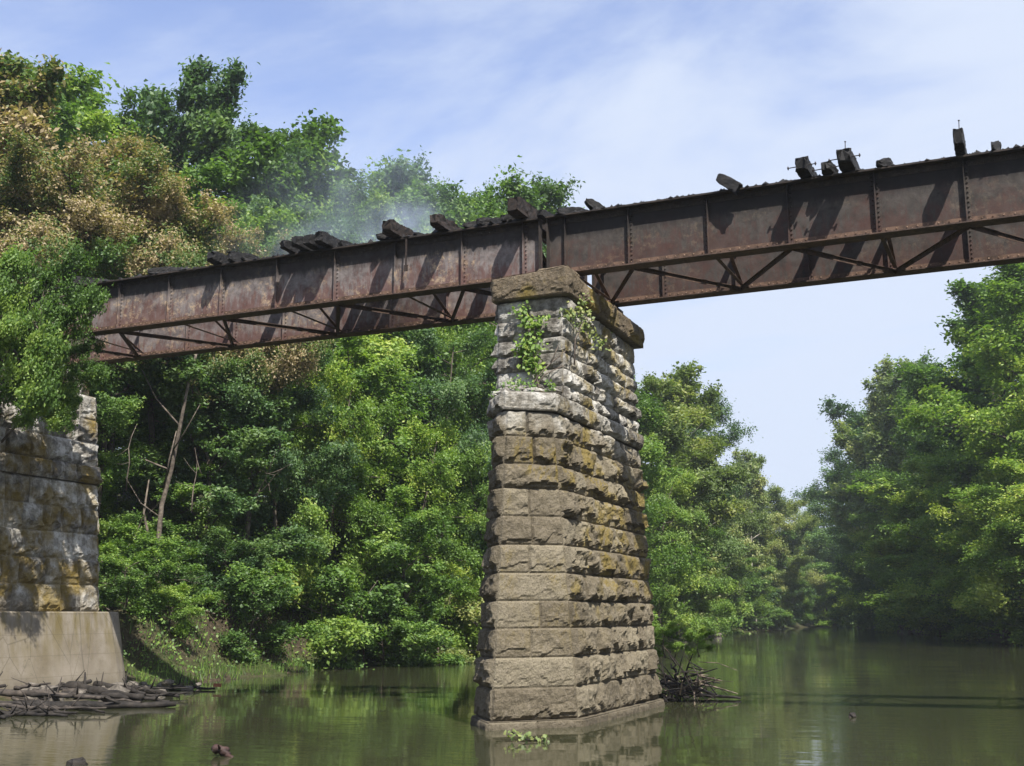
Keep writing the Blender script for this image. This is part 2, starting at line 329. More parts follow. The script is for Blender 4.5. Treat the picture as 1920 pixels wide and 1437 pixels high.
def hills():
    mb=MB(); xs=np.arange(-700,420,5.); rng=random.Random(5); prof=[]
    rows=14
    for j in range(rows):
        for x in xs:
            y=470+j*11+40*math.sin(x*.004)
            top=36+10*math.sin(x*.006+2.2)+5*math.sin(x*.017+.4)
            z=top*math.sin(math.pi/2*min(1,j/(rows-4)))+ (5*noise.fractal(Vector((x*.06,y*.06,.3)),.9,2.1,5) if j>0 else -1)
            mb.v.append((x,y,z-.5)); mb.t.append(.5)
    n=len(xs)
    for j in range(rows-1):
        for i in range(n-1): mb.f.append((j*n+i,j*n+i+1,(j+1)*n+i+1,(j+1)*n+i)); mb.m.append(0)
    t=NT('wooded_hill'); g=t.n('ShaderNodeNewGeometry'); pos=g.outputs['Position']
    a=t.noise(pos,.22,8,.7); t.bsdf(t.ramp(a,[(.35,(.03,.06,.018)),(.65,(.10,.16,.04))]),.95,t.bump(a,1.0,4.0),spec=.1)
    o=mb.build('hills',t.mat); tag(o,kind='structure')
hills()

# ------------------------------------------------------------------ masonry
def rockface(mb, A0,B0,A1,B1, rng, amp=(.03,.12), nwid=None, tone0=.5, mi=0, res=.038, margin=.03, zj=.012):
    """one course along one facet. A0->B0 foot edge, A1->B1 top edge; outward = right of A->B when looking down -> (dy,-dx)"""
    A0,B0,A1,B1=map(Vector,(A0,B0,A1,B1)); L=(B0-A0).length
    d=(B0-A0).normalized(); up=((A1+B1)-(A0+B0)).normalized(); nrm=d.cross(up).normalized()
    H=((A1+B1)/2-(A0+B0)/2).length
    nb=nwid or max(1,round(L/rng.uniform(.75,1.15)))
    cuts=[0]+sorted((k+rng.uniform(-.18,.18))/nb for k in range(1,nb))+[1]
    for bi in range(nb):
        u0,u1=cuts[bi],cuts[bi+1]; w=(u1-u0)*L
        nx=max(4,int(w/res)); nz=max(5,int(H/res)); tone=min(1,max(0,tone0+rng.uniform(-.4,.4)))
        am=rng.uniform(*amp); seed=rng.uniform(0,90); tilt=rng.uniform(-.5,.5); rough=rng.uniform(.5,1.0)
        vs=[]
        for j in range(nz+1):
            v=j/nz
            for i in range(nx+1):
                uu=i/nx; s=u0+(u1-u0)*uu
                P=(A0.lerp(B0,s)).lerp(A1.lerp(B1,s),v)
                e=min(uu*w,(1-uu)*w); ev=min(v*H,(1-v)*H); dd=min(e,ev)
                if dd<=1e-6: h=-.02
                else:
                    q=Vector((s*L*2.0+seed,v*H*2.4,seed*.7))
                    wb=noise.noise(q*2.7)*.03
                    pr=min(1,max(.05,(dd+wb)/margin))**.7*.35+.65*min(1,max(0,dd+wb*2)/(.11))**.7
                    f=noise.fractal(q,.75,2.3,6)*.8
                    c=noise.voronoi(q*1.7)[0][0]
                    h=pr*am*(.72+rough*(f+.75*(c-.35))+tilt*(v-.5)+.2*(.5-v))
                    # undercut chips along the foot of the block
                    ch=noise.noise(q*1.9+Vector((9,3,1)))
                    if v<.20+.32*ch: h*=.25
                    h+=.012*noise.noise(q*7)
                    h=max(h,-.025)
                vs.append(P+nrm*h)
        fs=[(j*(nx+1)+i,j*(nx+1)+i+1,(j+1)*(nx+1)+i+1,(j+1)*(nx+1)+i) for j in range(nz) for i in range(nx)]
        mb.add(vs,fs,mi,tone)
def poly_cap(mb, poly, z, mi, down=False, tone=.4):
    n=len(poly); f=tuple(range(n)); mb.add([(x,y,z) for x,y in poly],[f[::-1] if down else f],mi,tone)

AX=-9.36
ZC=[.16,.76,1.34,1.91,2.45,3.01,3.58,4.17,4.75,5.27,5.86,6.41,6.82]
def lower_poly(z, o=0.0):
    k=(z-.16)/6.25
    hw=1.36+(.80-1.36)*k+o; hl=.84+(.62-.84)*k+o; ya=21.6+.88*k-o*1.3; ys=22.85+.3*k-o*.4; yb=28.75+.75*k+o*.4; yc=yb+1.1
    return [(AX,ya),(AX+hw,ys),(AX+hw,yb),(AX,yc),(AX-hl,yb),(AX-hl,ya+hl*1.42)]
def ring(mb,P0,P1,z0,z1,rng,**k):
    n=len(P0)
    for i in range(n):
        a,b=P0[i],P0[(i+1)%n]; a1,b1=P1[i],P1[(i+1)%n]
        if isinstance(k.get('skip'),(list,tuple)) and i in k['skip']: continue
        kk={x:y for x,y in k.items() if x!='skip'}
        rockface(mb,(*a,z0),(*b,z0),(*a1,z1),(*b1,z1),rng,**kk)
def pier():
    root=empty('bridge_pier',(AX,26.5,0)); tag(root,'tall battered stone pier of rough blocks standing in the river under the bridge joint','bridge pier')
    inv=(-AX,-26.5,0)
    def fin(mb,name,mats):
        mb.v=[(x+inv[0],y+inv[1],z+inv[2]) for x,y,z in mb.v]; return mb.build(name,mats,root,tone=True)
    rng=random.Random(11)
    mb=MB()
    ring(mb,lower_poly(-.6,.17),lower_poly(.16,.13),-.9,.15,rng,amp=(.01,.05),tone0=.35)
    poly_cap(mb,lower_poly(.16,.13),.148,0); fin(mb,'footing',[M['stone'],M['mortar']])
    mb=MB()
    for i in range(len(ZC)-2):
        z0,z1=ZC[i],ZC[i+1]; am=(.02,.07)
        P0,P1=lower_poly(z0),lower_poly(z1)
        for k in range(6):
            a,b,a1,b1=P0[k],P0[(k+1)%6],P1[k],P1[(k+1)%6]
            am={0:(.03,.085),1:(.10,.24),5:(.08,.18)}.get(k,(.05,.14))
            if i==0: am=(.05,.13)
            if k==0 and i>=8: am=(.07,.14)
            rockface(mb,(*a,z0),(*b,z0),(*a1,z1),(*b1,z1),rng,amp=am,nwid=(rng.choice([1,2,2]) if k in(0,5) else None),tone0=.5)
        poly_cap(mb,lower_poly(z1,-.035),z1-.006,1)
    mb2=MB()
    fin(mb,'shaft',[M['stone'],M['mortar']])
    # pointed belt course
    mb=MB(); Pb=lower_poly(6.41,.11)
    Pb[0]=(AX-.02,Pb[0][1]+.02)
    ring(mb,Pb,[(x,y) for x,y in Pb],6.415,6.82,rng,amp=(.04,.12),tone0=.45)
    poly_cap(mb,Pb,6.428,1,True); poly_cap(mb,Pb,6.81,0)
    fin(mb,'belt_course',[M['stone'],M['mortar']])
    # rubble slope on the nose above the belt
    mb=MB()
    for (x,y,z,s) in [(-9.9,23.5,6.9,.3),(-9.5,23.1,6.87,.34),(-9.1,23.45,6.92,.3),(-8.8,23.7,6.95,.26),(-9.55,23.6,7.02,.3),(-9.9,23.75,7.05,.24),(-9.2,23.75,7.08,.25)]:
        vs=[];
        for a in range(5):
            for b in range(8):
                th=math.pi*a/4; ph=2*math.pi*b/8; d=Vector((math.sin(th)*math.cos(ph),math.sin(th)*math.sin(ph),math.cos(th)*.5))
                vs.append(Vector((x,y,z))+d*s*(1+.5*noise.noise(d*2+Vector((x,y,z)))))
        mb.add(vs,[(a*8+b,(a+1)*8+b,(a+1)*8+(b+1)%8,a*8+(b+1)%8) for a in range(4) for b in range(8)],0,rng.random())
    fin(mb,'rubble_shoulder',[M['stone'],M['mortar']])
    # rectangular upper shaft
    ZU=[6.80,7.14,7.52,7.90,8.26,8.70,9.17]
    mb=MB()
    for i in range(6):
        z0,z1=ZU[i],ZU[i+1]
        def rect(z): 
            k=(z-6.8)/2.4; return [(AX-.80+.02*k,23.9),(AX+.80-.03*k,23.9),(AX+.80-.03*k,29.45),(AX-.80+.02*k,29.45)]
        R0,R1=rect(z0),rect(z1)
        for k in range(4):
            a,b,a1,b1=R0[k],R0[(k+1)%4],R1[k],R1[(k+1)%4]
            rockface(mb,(*a,z0),(*b,z0),(*a1,z1),(*b1,z1),rng,amp=(.03,.10) if k==0 else (.07,.19),tone0=.5,nwid=2 if k==0 and i%2 else None)
    poly_cap(mb,[(AX-.75,23.95),(AX+.75,23.95),(AX+.75,29.4),(AX-.75,29.4)],9.165,1)
    fin(mb,'upper_shaft',[M['stone'],M['mortar']])
    # cap stones
    mb=MB(); z0,z1=9.172,9.70
    yc=[23.72,24.75,25.9,27.1,28.3,29.7]
    c=[(AX-.86,23.72),(AX+1.0,23.72),(AX+1.0,29.7),(AX-.86,29.7)]
    rockface(mb,(*c[0],z0),(*c[1],z0),(c[0][0],c[0][1],z1),(c[1][0],c[1][1],z1+.12),rng,amp=(.03,.09),nwid=1)
    for i in range(5):
        rockface(mb,(c[1][0],yc[i],z0),(c[1][0],yc[i+1],z0),(c[1][0],yc[i],z1+(.12 if i==0 else 0)),(c[1][0],yc[i+1],z1),rng,amp=(.04,.12),nwid=1)
        rockface(mb,(c[0][0],yc[i+1],z0),(c[0][0],yc[i],z0),(c[0][0],yc[i+1],z1),(c[0][0],yc[i],z1),rng,amp=(.03,.08),nwid=1)
    rockface(mb,(*c[2],z0),(*c[3],z0),(*c[2],z1),(*c[3],z1),rng,amp=(.03,.08))
    poly_cap(mb,c,z0+.004,1,True)
    # rough top of the cap
    nx,ny=16,50; vs=[]
    for j in range(ny+1):
        for i in range(nx+1):
            x=c[0][0]+(c[1][0]-c[0][0])*i/nx; y=23.72+5.98*j/ny
            e=min(i,nx-i,j,ny-j)
            z=z1-.01+(.13*i/nx if j<9 else 0)*(1-j/9 if j<9 else 0)+ (0 if e==0 else .02+.05*noise.fractal(Vector((x*2,y*2,3)),.9,2,4))
            vs.append((x,y,z))
    mb.add(vs,[(j*(nx+1)+i,j*(nx+1)+i+1,(j+1)*(nx+1)+i+1,(j+1)*(nx+1)+i) for j in range(ny) for i in range(nx)],0,.4)
    fin(mb,'cap',[M['stone_cap'],M['mortar']])
    # bearing pads: raised blocks that carry the girders, rough lump on the near corner
    for (x0,x1,y0,y1,z0,z1) in [(AX-.62,AX+.72,24.85,25.75,9.69,10.02),(AX-.62,AX+.72,27.95,28.85,9.69,10.02)]:
        mb=MB(); P=[(x0,y0),(x1,y0),(x1,y1),(x0,y1)]
        ring(mb,P,P,z0,z1,rng,amp=(.02,.05),tone0=.3); poly_cap(mb,P,z1-.004,0); fin(mb,'bearing_block',[M['stone_cap'],M['mortar']])
    mb=MB(); P=[(AX+.05,23.95),(AX+.92,23.95),(AX+.92,24.8),(AX+.05,24.8)]
    ring(mb,P,[(AX+.18,24.1),(AX+.8,24.05),(AX+.85,24.7),(AX+.15,24.7)],9.74,9.94,rng,amp=(.03,.08),tone0=.4,nwid=1); poly_cap(mb,[(AX+.18,24.1),(AX+.8,24.05),(AX+.85,24.7),(AX+.15,24.7)],9.93,0)
    fin(mb,'broken_cap_stone',[M['stone_cap'],M['mortar']])
    return root
pier()

def abutment():
    root=empty('bridge_abutment',(-26.5,27,0)); tag(root,'mossy stone abutment wall on a sloping concrete base at the left bank','abutment')
    ax=lambda z: -25.85-(z-2.41)*.093
    rng=random.Random(4)
    zs=[2.43,3.22,4.0,4.78,5.56,6.36,6.92,7.68,8.42,9.2]
    def sh(mb,name,mats):
        mb.v=[(x+26.5,y-27,z) for x,y,z in mb.v]; return mb.build(name,mats,root,tone=True)
    mb=MB(); belt=MB()
    for i in range(9):
        z0,z1=zs[i],zs[i+1]; t=belt if i==5 else mb; o=.12 if i==5 else 0
        X0,X1=ax(z0)+o,ax(z1)+o
        # wall face toward the river (+X): from near to far; outward normal +X -> A at small y, B at larger y
        rockface(t,(X0,21.5,z0),(X0,29.25,z0),(X1,21.5,z1),(X1,29.25,z1),rng,amp=(.03,.16),tone0=.5,res=.06)
        rockface(t,(X0,29.25,z0),(X0-.35,29.6,z0),(X1,29.25,z1),(X1-.35,29.6,z1),rng,amp=(.02,.06),nwid=1,tone0=.5,res=.06)
        rockface(t,(X0-.35,29.6,z0),(X0-3,29.6,z0),(X1-.35,29.6,z1),(X1-3,29.6,z1),rng,amp=(.02,.06),tone0=.5,res=.12)
        rockface(t,(X0-3,21.5,z0),(X0,21.5,z0),(X1-3,21.5,z1),(X1,21.5,z1),rng,amp=(.02,.06),tone0=.5,res=.12)
        if i in(5,8): poly_cap(t,[(X1-3,21.5),(X1,21.5),(X1,29.25),(X1-.35,29.6),(X1-3,29.6)],z1-.004,0)
        if i==5: poly_cap(t,[(X0-3,21.5),(X0,21.5),(X0,29.25),(X0-.35,29.6),(X0-3,29.6)],z0+.004,1,True)
    sh(mb,'stone_wall',[M['stone_ab'],M['mortar']]); sh(belt,'belt_course',[M['stone_ab'],M['mortar']])
    # bearing ledge just under the girders
    mb=MB(); P=[(-29.2,22.6),(-26.62,22.6),(-26.62,29.1),(-29.2,29.1)]
    ring(mb,P,P,9.2,9.98,rng,amp=(.03,.1),tone0=.4,res=.1); poly_cap(mb,P,9.97,0); sh(mb,'bridge_seat',[M['stone_ab'],M['mortar']])
    # concrete base, battered toward the river, with a chamfered far corner
    b0,b1=-25.0,-25.55; z0,z1=-.8,2.42
    P0=[(-29,21.0),(b0,21.0),(b0,29.75),(b0-.35,30.35),(-29,30.35)]; P1=[(-29,21.2),(b1,21.2),(b1,29.35),(b1-.25,30.1),(-29,30.1)]
    mb=MB(); vs=[(x,y,z0) for x,y in P0]+[(x,y,z1) for x,y in P1]
    mb.add(vs,[(i,(i+1)%5,5+(i+1)%5,5+i) for i in range(5)]+[(5,6,7,8,9)],0,.5)
    o=sh(mb,'concrete_base',[M['concrete']])
    bv=o.modifiers.new('bevel','BEVEL'); bv.width=.04; bv.segments=2
abutment()

# ------------------------------------------------------------------ bridge
G0=Vector((-9.36,25.29,10.08)); UA=Vector((1,-.0305,-.0095)).normalized(); NA=Vector((.0305,1,0)).normalized(); ZA=UA.cross(NA).normalized()
BM=Matrix(((UA.x,NA.x,ZA.x,G0.x),(UA.y,NA.y,ZA.y,G0.y),(UA.z,NA.z,ZA.z,G0.z),(0,0,0,1)))
def bl(u,n,z): return BM @ Vector((u,n,z))
HG=1.45; WF=.215; NG=3.1
STL=[-18.3,-16.6,-15.05,-13.22,-11.44,-9.65,-7.82,-6.01,-4.21,-2.32,-.67]
STR=[.42,2.0,3.88,5.68,7.53,9.32,11.1,12.9,14.7]
def girder(root,n0,u0,u1,sts,webm,side_out):
    """side_out: -1 near girder (outer face toward viewer), far girder is seen from inside"""
    mb=MB(); mb.box(u0,u1,n0-.006,n0+.006,.012,HG-.012,0); 
    w=mb.build('plate_girder',[webm],root)
    for nm,za,zb,mt in (('bottom_flange',0,.03,'flange'),('top_flange',HG-.03,HG,'black')):
        mb=MB(); mb.box(u0,u1,n0-WF,n0+WF,za,zb)
        sg=1 if nm=='bottom_flange' else -1
        lo=(.031,.17) if sg==1 else (HG-.17,HG-.031)
        for s in (-1,1):
            a,b=sorted((n0+s*.007,n0+s*.022)); mb.box(u0+.004,u1-.004,a,b,lo[0],lo[1],2 if sg==1 else 0)
            k=0; u=u0+.08
            while u<u1-.04:
                if s==-1 or False: mb.rivet((u,n0+s*.022,(lo[0]+lo[1])/2+(.022 if k%2 else -.022)),(0,s,0),.021,1 if sg==1 else 0)
                u+=.105; k+=1
        if sg==1:
            u=u0+.06
            while u<u1: mb.rivet((u,n0-.12,zb),(0,0,1),.021,1); u+=.105
        else:
            # cover plate on the middle stretch
            mb.box(u0+1.5,u1-1.5,n0-WF+.012,n0+WF-.012,zb+.001,zb+.014)
        mb.build(nm,[M[mt],M['rivet'],M['rust_strip']],w)
    for i,u in enumerate(sts):
        if not(u0<u<u1): continue
        for s in ((-1,1)):
            mb=MB(); a,b=sorted((n0+s*.007,n0+s*.125)); mb.box(u-.007,u+.007,a,b,.035,HG-.035)
            a,b=sorted((n0+s*.0225,n0+s*.034)); dr=(1 if i%2 else -1)
            x0,x1=sorted((u+dr*.0075,u+dr*.095)); mb.box(x0,x1,a,b,.035,HG-.035)
            dbl = (i%3==1)
            if dbl: x2,x3=sorted((u-dr*.0075,u-dr*.095)); mb.box(x2,x3,a,b,.035,HG-.035)
            z=.08
            while z<HG-.08:
                if s==-1:
                    mb.rivet((u+dr*.055,n0+s*.034,z),(0,s,0),.026)
                    if dbl: mb.rivet((u-dr*.055,n0+s*.034,z+.04),(0,s,0),.026)
                z+=.105
            mb.build('stiffener',[webm],w)
    return w
def angle(mb,p,q,w=.085,t=.01,up=(0,0,1)):
    mb.bar(p,q,w,t,up); p2=Vector(p)+Vector((0,0,-w/2)); q2=Vector(q)+Vector((0,0,-w/2)); mb.bar(p2,q2,t,w*.98,up)
def span(name,label,u0,u1,sts,web_near,web_far,far_nodes,near_nodes):
    root=bpy.data.objects.new(name,None); C.objects.link(root); root.matrix_world=BM; tag(root,label,'bridge span',group='rusted girder spans')
    girder(root,0,u0,u1,sts,web_near,-1)
    girder(root,NG,u0,u1,[s-.12 for s in sts],web_far,1)
    # end plates
    for ue in (u0+.012,u1-.012):
        mb=MB(); mb.box(ue-.008,ue+.008,.03,NG-.03,.10,.20); mb.box(ue-.01,ue+.01,-.16,-.01,.032,HG-.032); mb.box(ue-.01,ue+.01,NG-.16,NG-.01,.032,HG-.032)
        mb.build('end_plate',[M['black']],root)
    # zigzag bottom laterals between the girders, with gusset plates
    pts=sorted([(u,NG-.12) for u in far_nodes]+[(u,.14) for u in near_nodes])
    for a,b in zip(pts,pts[1:]):
        mb=MB(); angle(mb,(a[0],a[1],.062),(b[0],b[1],.062),.10,.012); mb.build('lateral_brace',[M['flange']],root)
    for u,n in pts:
        mb=MB(); mb.box(u-.24,u+.24,min(n,n+(-.16 if n>1 else .16)),max(n,n+(-.16 if n>1 else .16)),.0335,.0445); mb.build('gusset_plate',[M['flange']],root)
    # cross frames
    for i,u in enumerate(sts):
        if i%2 or not(u0+.3<u<u1-.3): continue
        mb=MB(); uu=u+.03
        mb.bar((uu,.13,HG-.14),(uu,NG-.13,.14),.012,.09,(1,0,0)); mb.bar((uu+.02,.13,.14),(uu+.02,NG-.13,HG-.14),.012,.09,(1,0,0))
        mb.bar((uu,.05,.14),(uu,NG-.05,.14),.012,.09,(1,0,0)); mb.bar((uu,.05,HG-.12),(uu,NG-.05,HG-.12),.012,.09,(1,0,0))
        mb.build('cross_frame',[M['flange']],root)
    # burnt crust and embers left on the top flanges
    rng=random.Random(int(abs(u0)*10)+3); mb=MB()
    for n0 in (0,NG):
        u=u0+.2
        while u<u1-.2:
            s=rng.uniform(.015,.06)*(2.0 if rng.random()<.10 else 1); c=Vector((u,n0+(rng.uniform(-.205,-.10) if rng.random()<.6 else rng.uniform(-.1,.18)),HG+.014+s*.25))
            vs=[c+Vector((math.cos(t)*s*rng.uniform(.7,1.8),math.sin(t)*s*rng.uniform(.6,1.2),-s*.3)) for t in (0,1.3,2.5,3.8,5.1)]+[c+Vector((rng.uniform(-.3,.3)*s,rng.uniform(-.3,.3)*s,s*rng.uniform(.5,1.1)))]
            mb.add(vs,[(i,(i+1)%5,5) for i in range(5)]); u+=rng.uniform(.02,.07)
    o=mb.build('char_crust',[M['char']],root); o['kind']='stuff'
    return root
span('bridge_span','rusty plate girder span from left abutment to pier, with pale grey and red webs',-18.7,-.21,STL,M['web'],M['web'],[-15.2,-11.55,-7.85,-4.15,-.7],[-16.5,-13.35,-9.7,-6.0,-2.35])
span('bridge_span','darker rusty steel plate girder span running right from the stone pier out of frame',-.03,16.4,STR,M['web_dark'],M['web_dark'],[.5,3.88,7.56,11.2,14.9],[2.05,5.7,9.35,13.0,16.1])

# right-hand pier carrying the far end of the right span (beyond the frame)
def right_pier():
    root=empty('bridge_abutment',(0,0,0)); p=bl(16.0,1.55,0); tag(root,'stone support of the right span on the right bank, outside the picture','abutment')
    rng=random.Random(8); mb=MB(); z=-.5
    while z<9.6:
        z1=min(z+.62,9.72); P=[(p.x-.9,p.y-2.6),(p.x+1.2,p.y-2.6),(p.x+1.2,p.y+2.6),(p.x-.9,p.y+2.6)]
        ring(mb,P,P,z,z1,rng,res=.2); z=z1
        if z>=9.71: break
    poly_cap(mb,P,9.7,0); mb.build('stone_wall',[M['stone'],M['mortar']],root,tone=True)
right_pier()

# ------------------------------------------------------------------ charred ties
def tie_mesh(L,w,h,rng,taper=0.0,bend=0.0,ragged=.5):
    """beam along +Y from y=0 (near, ragged end) to L"""
    mb=MB(); ny=max(8,int(L/.05)); sd=rng.uniform(0,99); ring_=[]
    q5=(-1,-.6,-.2,.2,.6)
    per=[(a,-1) for a in q5]+[(1,a) for a in q5]+[(-a,1) for a in q5]+[(-1,-a) for a in q5]
    for j in range(ny+1):
        y=L*j/ny; t=y/L
        s=1-taper*(1-min(1,t*1.6)) if taper>0 else 1.0
        endf={0:.80,1:.94}.get(j,1)
        for (a,b) in per:
            q=Vector((a*1.1+sd,y*3.2,b*1.1)); f=1-ragged*.30*(.5+noise.fractal(q,.8,2,4))
            ck=noise.voronoi(Vector((a*2.2+sd,y*9,b*2.2)))[0]; f-=.07*max(0,1-(ck[1]-ck[0])*4)+.02*noise.noise(q*9)
            x=a*w/2*s*f*endf; z=(b*h/2*s*f*endf)+h/2-(h/2*(1-s))
            yy=y+(0 if 0<j<ny else noise.noise(q*2.5)*.09)
            ring_.append((x+bend*t*t,yy,z))
    n=len(per); fs=[(j*n+i,j*n+(i+1)%n,(j+1)*n+(i+1)%n,(j+1)*n+i) for j in range(ny) for i in range(n)]
    mb.add([(0,0,0)]*0+ring_,fs+[tuple(range(n-1,-1,-1)),tuple(range(ny*n,(ny+1)*n))])
    return mb
TIES=[ # u, n_start, length, width, height, z, yaw deg, pitch deg, taper, brown, label, bolts
 (-14.85,-.45,1.5,.34,.24,1.47,38,-3,.25,0,'thick burnt beam end at the far left end of the deck, half in foliage',0),
 (-12.05,-.2,.9,.26,.20,1.47,30,3,.45,0,'low pointed scrap of burnt tie, second from the left end of the deck',0),
 (-9.68,-.55,4.3,.27,.25,1.47,0,0,0,0,'black tie, left one of the trio above the fourth stiffener from the left',0),
 (-9.22,-.35,1.1,.17,.30,1.47,4,3,.2,0,'narrow upright charred tie, middle of the trio near the left end',0),
 (-8.85,-.25,1.5,.24,.20,1.47,12,0,.5,0,'tapering burnt tie, right one of the trio near the left end',0),
 (-7.24,-.70,4.2,.22,.22,1.47,-3,0,.1,0,'leftmost, slightly kinked tie of the row of five blackened ties',0),
 (-6.86,-.72,4.3,.26,.25,1.47,0,0,0,0,'second tie from the left in the row of five blackened ties',0),
 (-6.50,-.70,4.3,.26,.25,1.47,1,0,0,0,'third, middle tie in the row of five blackened ties',0),
 (-6.13,-.73,4.3,.27,.27,1.47,0,0,0,0,'fourth tie in the row of five blackened ties, the one standing highest',0),
 (-5.80,-.20,3.2,.22,.20,1.47,2,0,.2,0,'rightmost, set-back tie in the row of five blackened ties',0),
 (-4.60,-.35,.62,.24,.13,1.47,30,0,.5,0,'small flat burnt scrap beside the rising smoke, left of the big smoking tie',0),
 (-4.12,-.72,4.3,.28,.29,1.47,0,0,0,1,'large squared charred tie at the foot of the smoke plume',0),
 (-3.62,-.15,1.8,.20,.17,1.47,6,0,.4,0,'thin burnt tie fragment right behind the large smoking tie',0),
 (-2.78,-.72,4.3,.27,.26,1.47,0,0,0,1,'charred tie with a split edge midway between the smoke and the pier',0),
 (-2.18,-.15,.8,.20,.13,1.47,35,0,.6,0,'low pointed char splinter right of the split tie',0),
 (-1.78,-.18,1.0,.22,.22,1.47,18,5,.3,0,'jagged lump of burnt tie left of the pier, larger of the loose lumps',0),
 (-1.45,-.12,.9,.18,.16,1.47,-12,0,.5,0,'small ridged char scrap between the jagged lump and the rounded stub',0),
 (-1.12,-.25,1.1,.22,.22,1.47,10,0,.3,0,'rounded burnt stub just left of the tallest tie by the pier',0),
 (-.66,-.72,4.3,.31,.34,1.49,0,0,0,1,'tallest brown-black tie on the left span, nearly over the pier',0),
 (-.16,-.25,2.2,.24,.22,1.47,3,0,.3,0,'short charred tie bridging the joint between the two spans',0),
 (.32,-.12,.9,.20,.15,1.47,25,0,.5,0,'low dark char scrap just right of the span joint',0),
 (1.0,-.25,.62,.16,.22,1.62,35,-32,.35,0,'upright wedge of burnt tie standing alone right of the pier joint',0),
 (4.14,-.27,.60,.13,.13,1.66,97,-40,.15,0,'thin burnt stick leaning over the girder edge, alone on the right span',0),
 (6.12,-.72,4.3,.25,.27,1.47,0,0,0,0,'left tie of the three with iron bolts on the right span',1),
 (6.60,-.42,.75,.25,.19,1.47,0,0,.1,0,'short stubby middle tie of the three with iron bolts',1),
 (7.03,-.80,4.4,.29,.28,1.47,0,0,0,0,'biggest, right tie of the three with iron bolts, spike on its top',2),
 (7.66,-.20,.5,.24,.19,1.47,15,0,.5,0,'small wedge of char just right of the three bolted ties',0),
 (9.30,-.74,4.3,.19,.36,1.47,0,0,0,0,'tall narrow tie standing alone near the right edge of the photo',3),
 (9.92,-.20,.4,.14,.20,1.47,10,0,.6,0,'tiny char spike at the right end of the visible deck',0),
]
def ties():
    for i,(u,n,L,w,h,z,yaw,pit,tp,br,lab,bolts) in enumerate(TIES):
        if L<1.3 and h>.12: h=max(h,.23); n=min(n,-.26)
        w*=(1.0 if -7.4<u<-5.7 else 1.15); h*=1.2
        rng=random.Random(100+i); root=bpy.data.objects.new('charred_tie',None); C.objects.link(root)
        root.matrix_world=BM @ Matrix.Translation((u,n,z)) @ Euler((rad(pit),0,rad(-yaw))).to_matrix().to_4x4()
        tag(root,lab,'railway tie',group='burnt railway ties on the bridge')
        tie_mesh(L,w,h,rng,tp,rng.uniform(-.02,.02),rng.uniform(.3,.65)).build('beam',[M['char_brown'] if br else M['char']],root)
        if bolts in (1,2):
            mb=MB(); zz=h*.42; mb.tube([(-w/2-.18,.16,zz),(w/2+.16,.16,zz+.02)],[.011,.011],6)
            mb.tube([(-w/2-.17,.16,zz),(-w/2-.15,.16,zz)],[.04,.04],6); mb.tube([(w/2+.125,.16,zz+.02),(w/2+.145,.16,zz+.02)],[.04,.04],6)
            mb.build('bolt',[M['iron']],root)
        if bolts>=2:
            mb=MB(); mb.tube([(.02,.12,h*.8),(.03,.12,h+.16)],[.011,.009],6); mb.tube([(.03,.12,h+.15),(.03,.12,h+.165)],[.022,.022],6); mb.build('spike',[M['iron']],root)
ties()
def strap():
    mb=MB(); mb.bar((0,0,.1),(0,0,-.78),.05,.012,(0,1,0)); mb.box(-.045,.045,-.02,.02,-.88,-.72); mb.tube([(0,.0,.05),(0,.25,.07)],[.014,.014],6)
    o=mb.build('iron_strap',[M['iron']]); o.matrix_world=BM@Matrix.Translation((-3.83,-.21,1.44)); tag(o,'dark iron strap hanging down in front of the left girder web','strap')
strap()

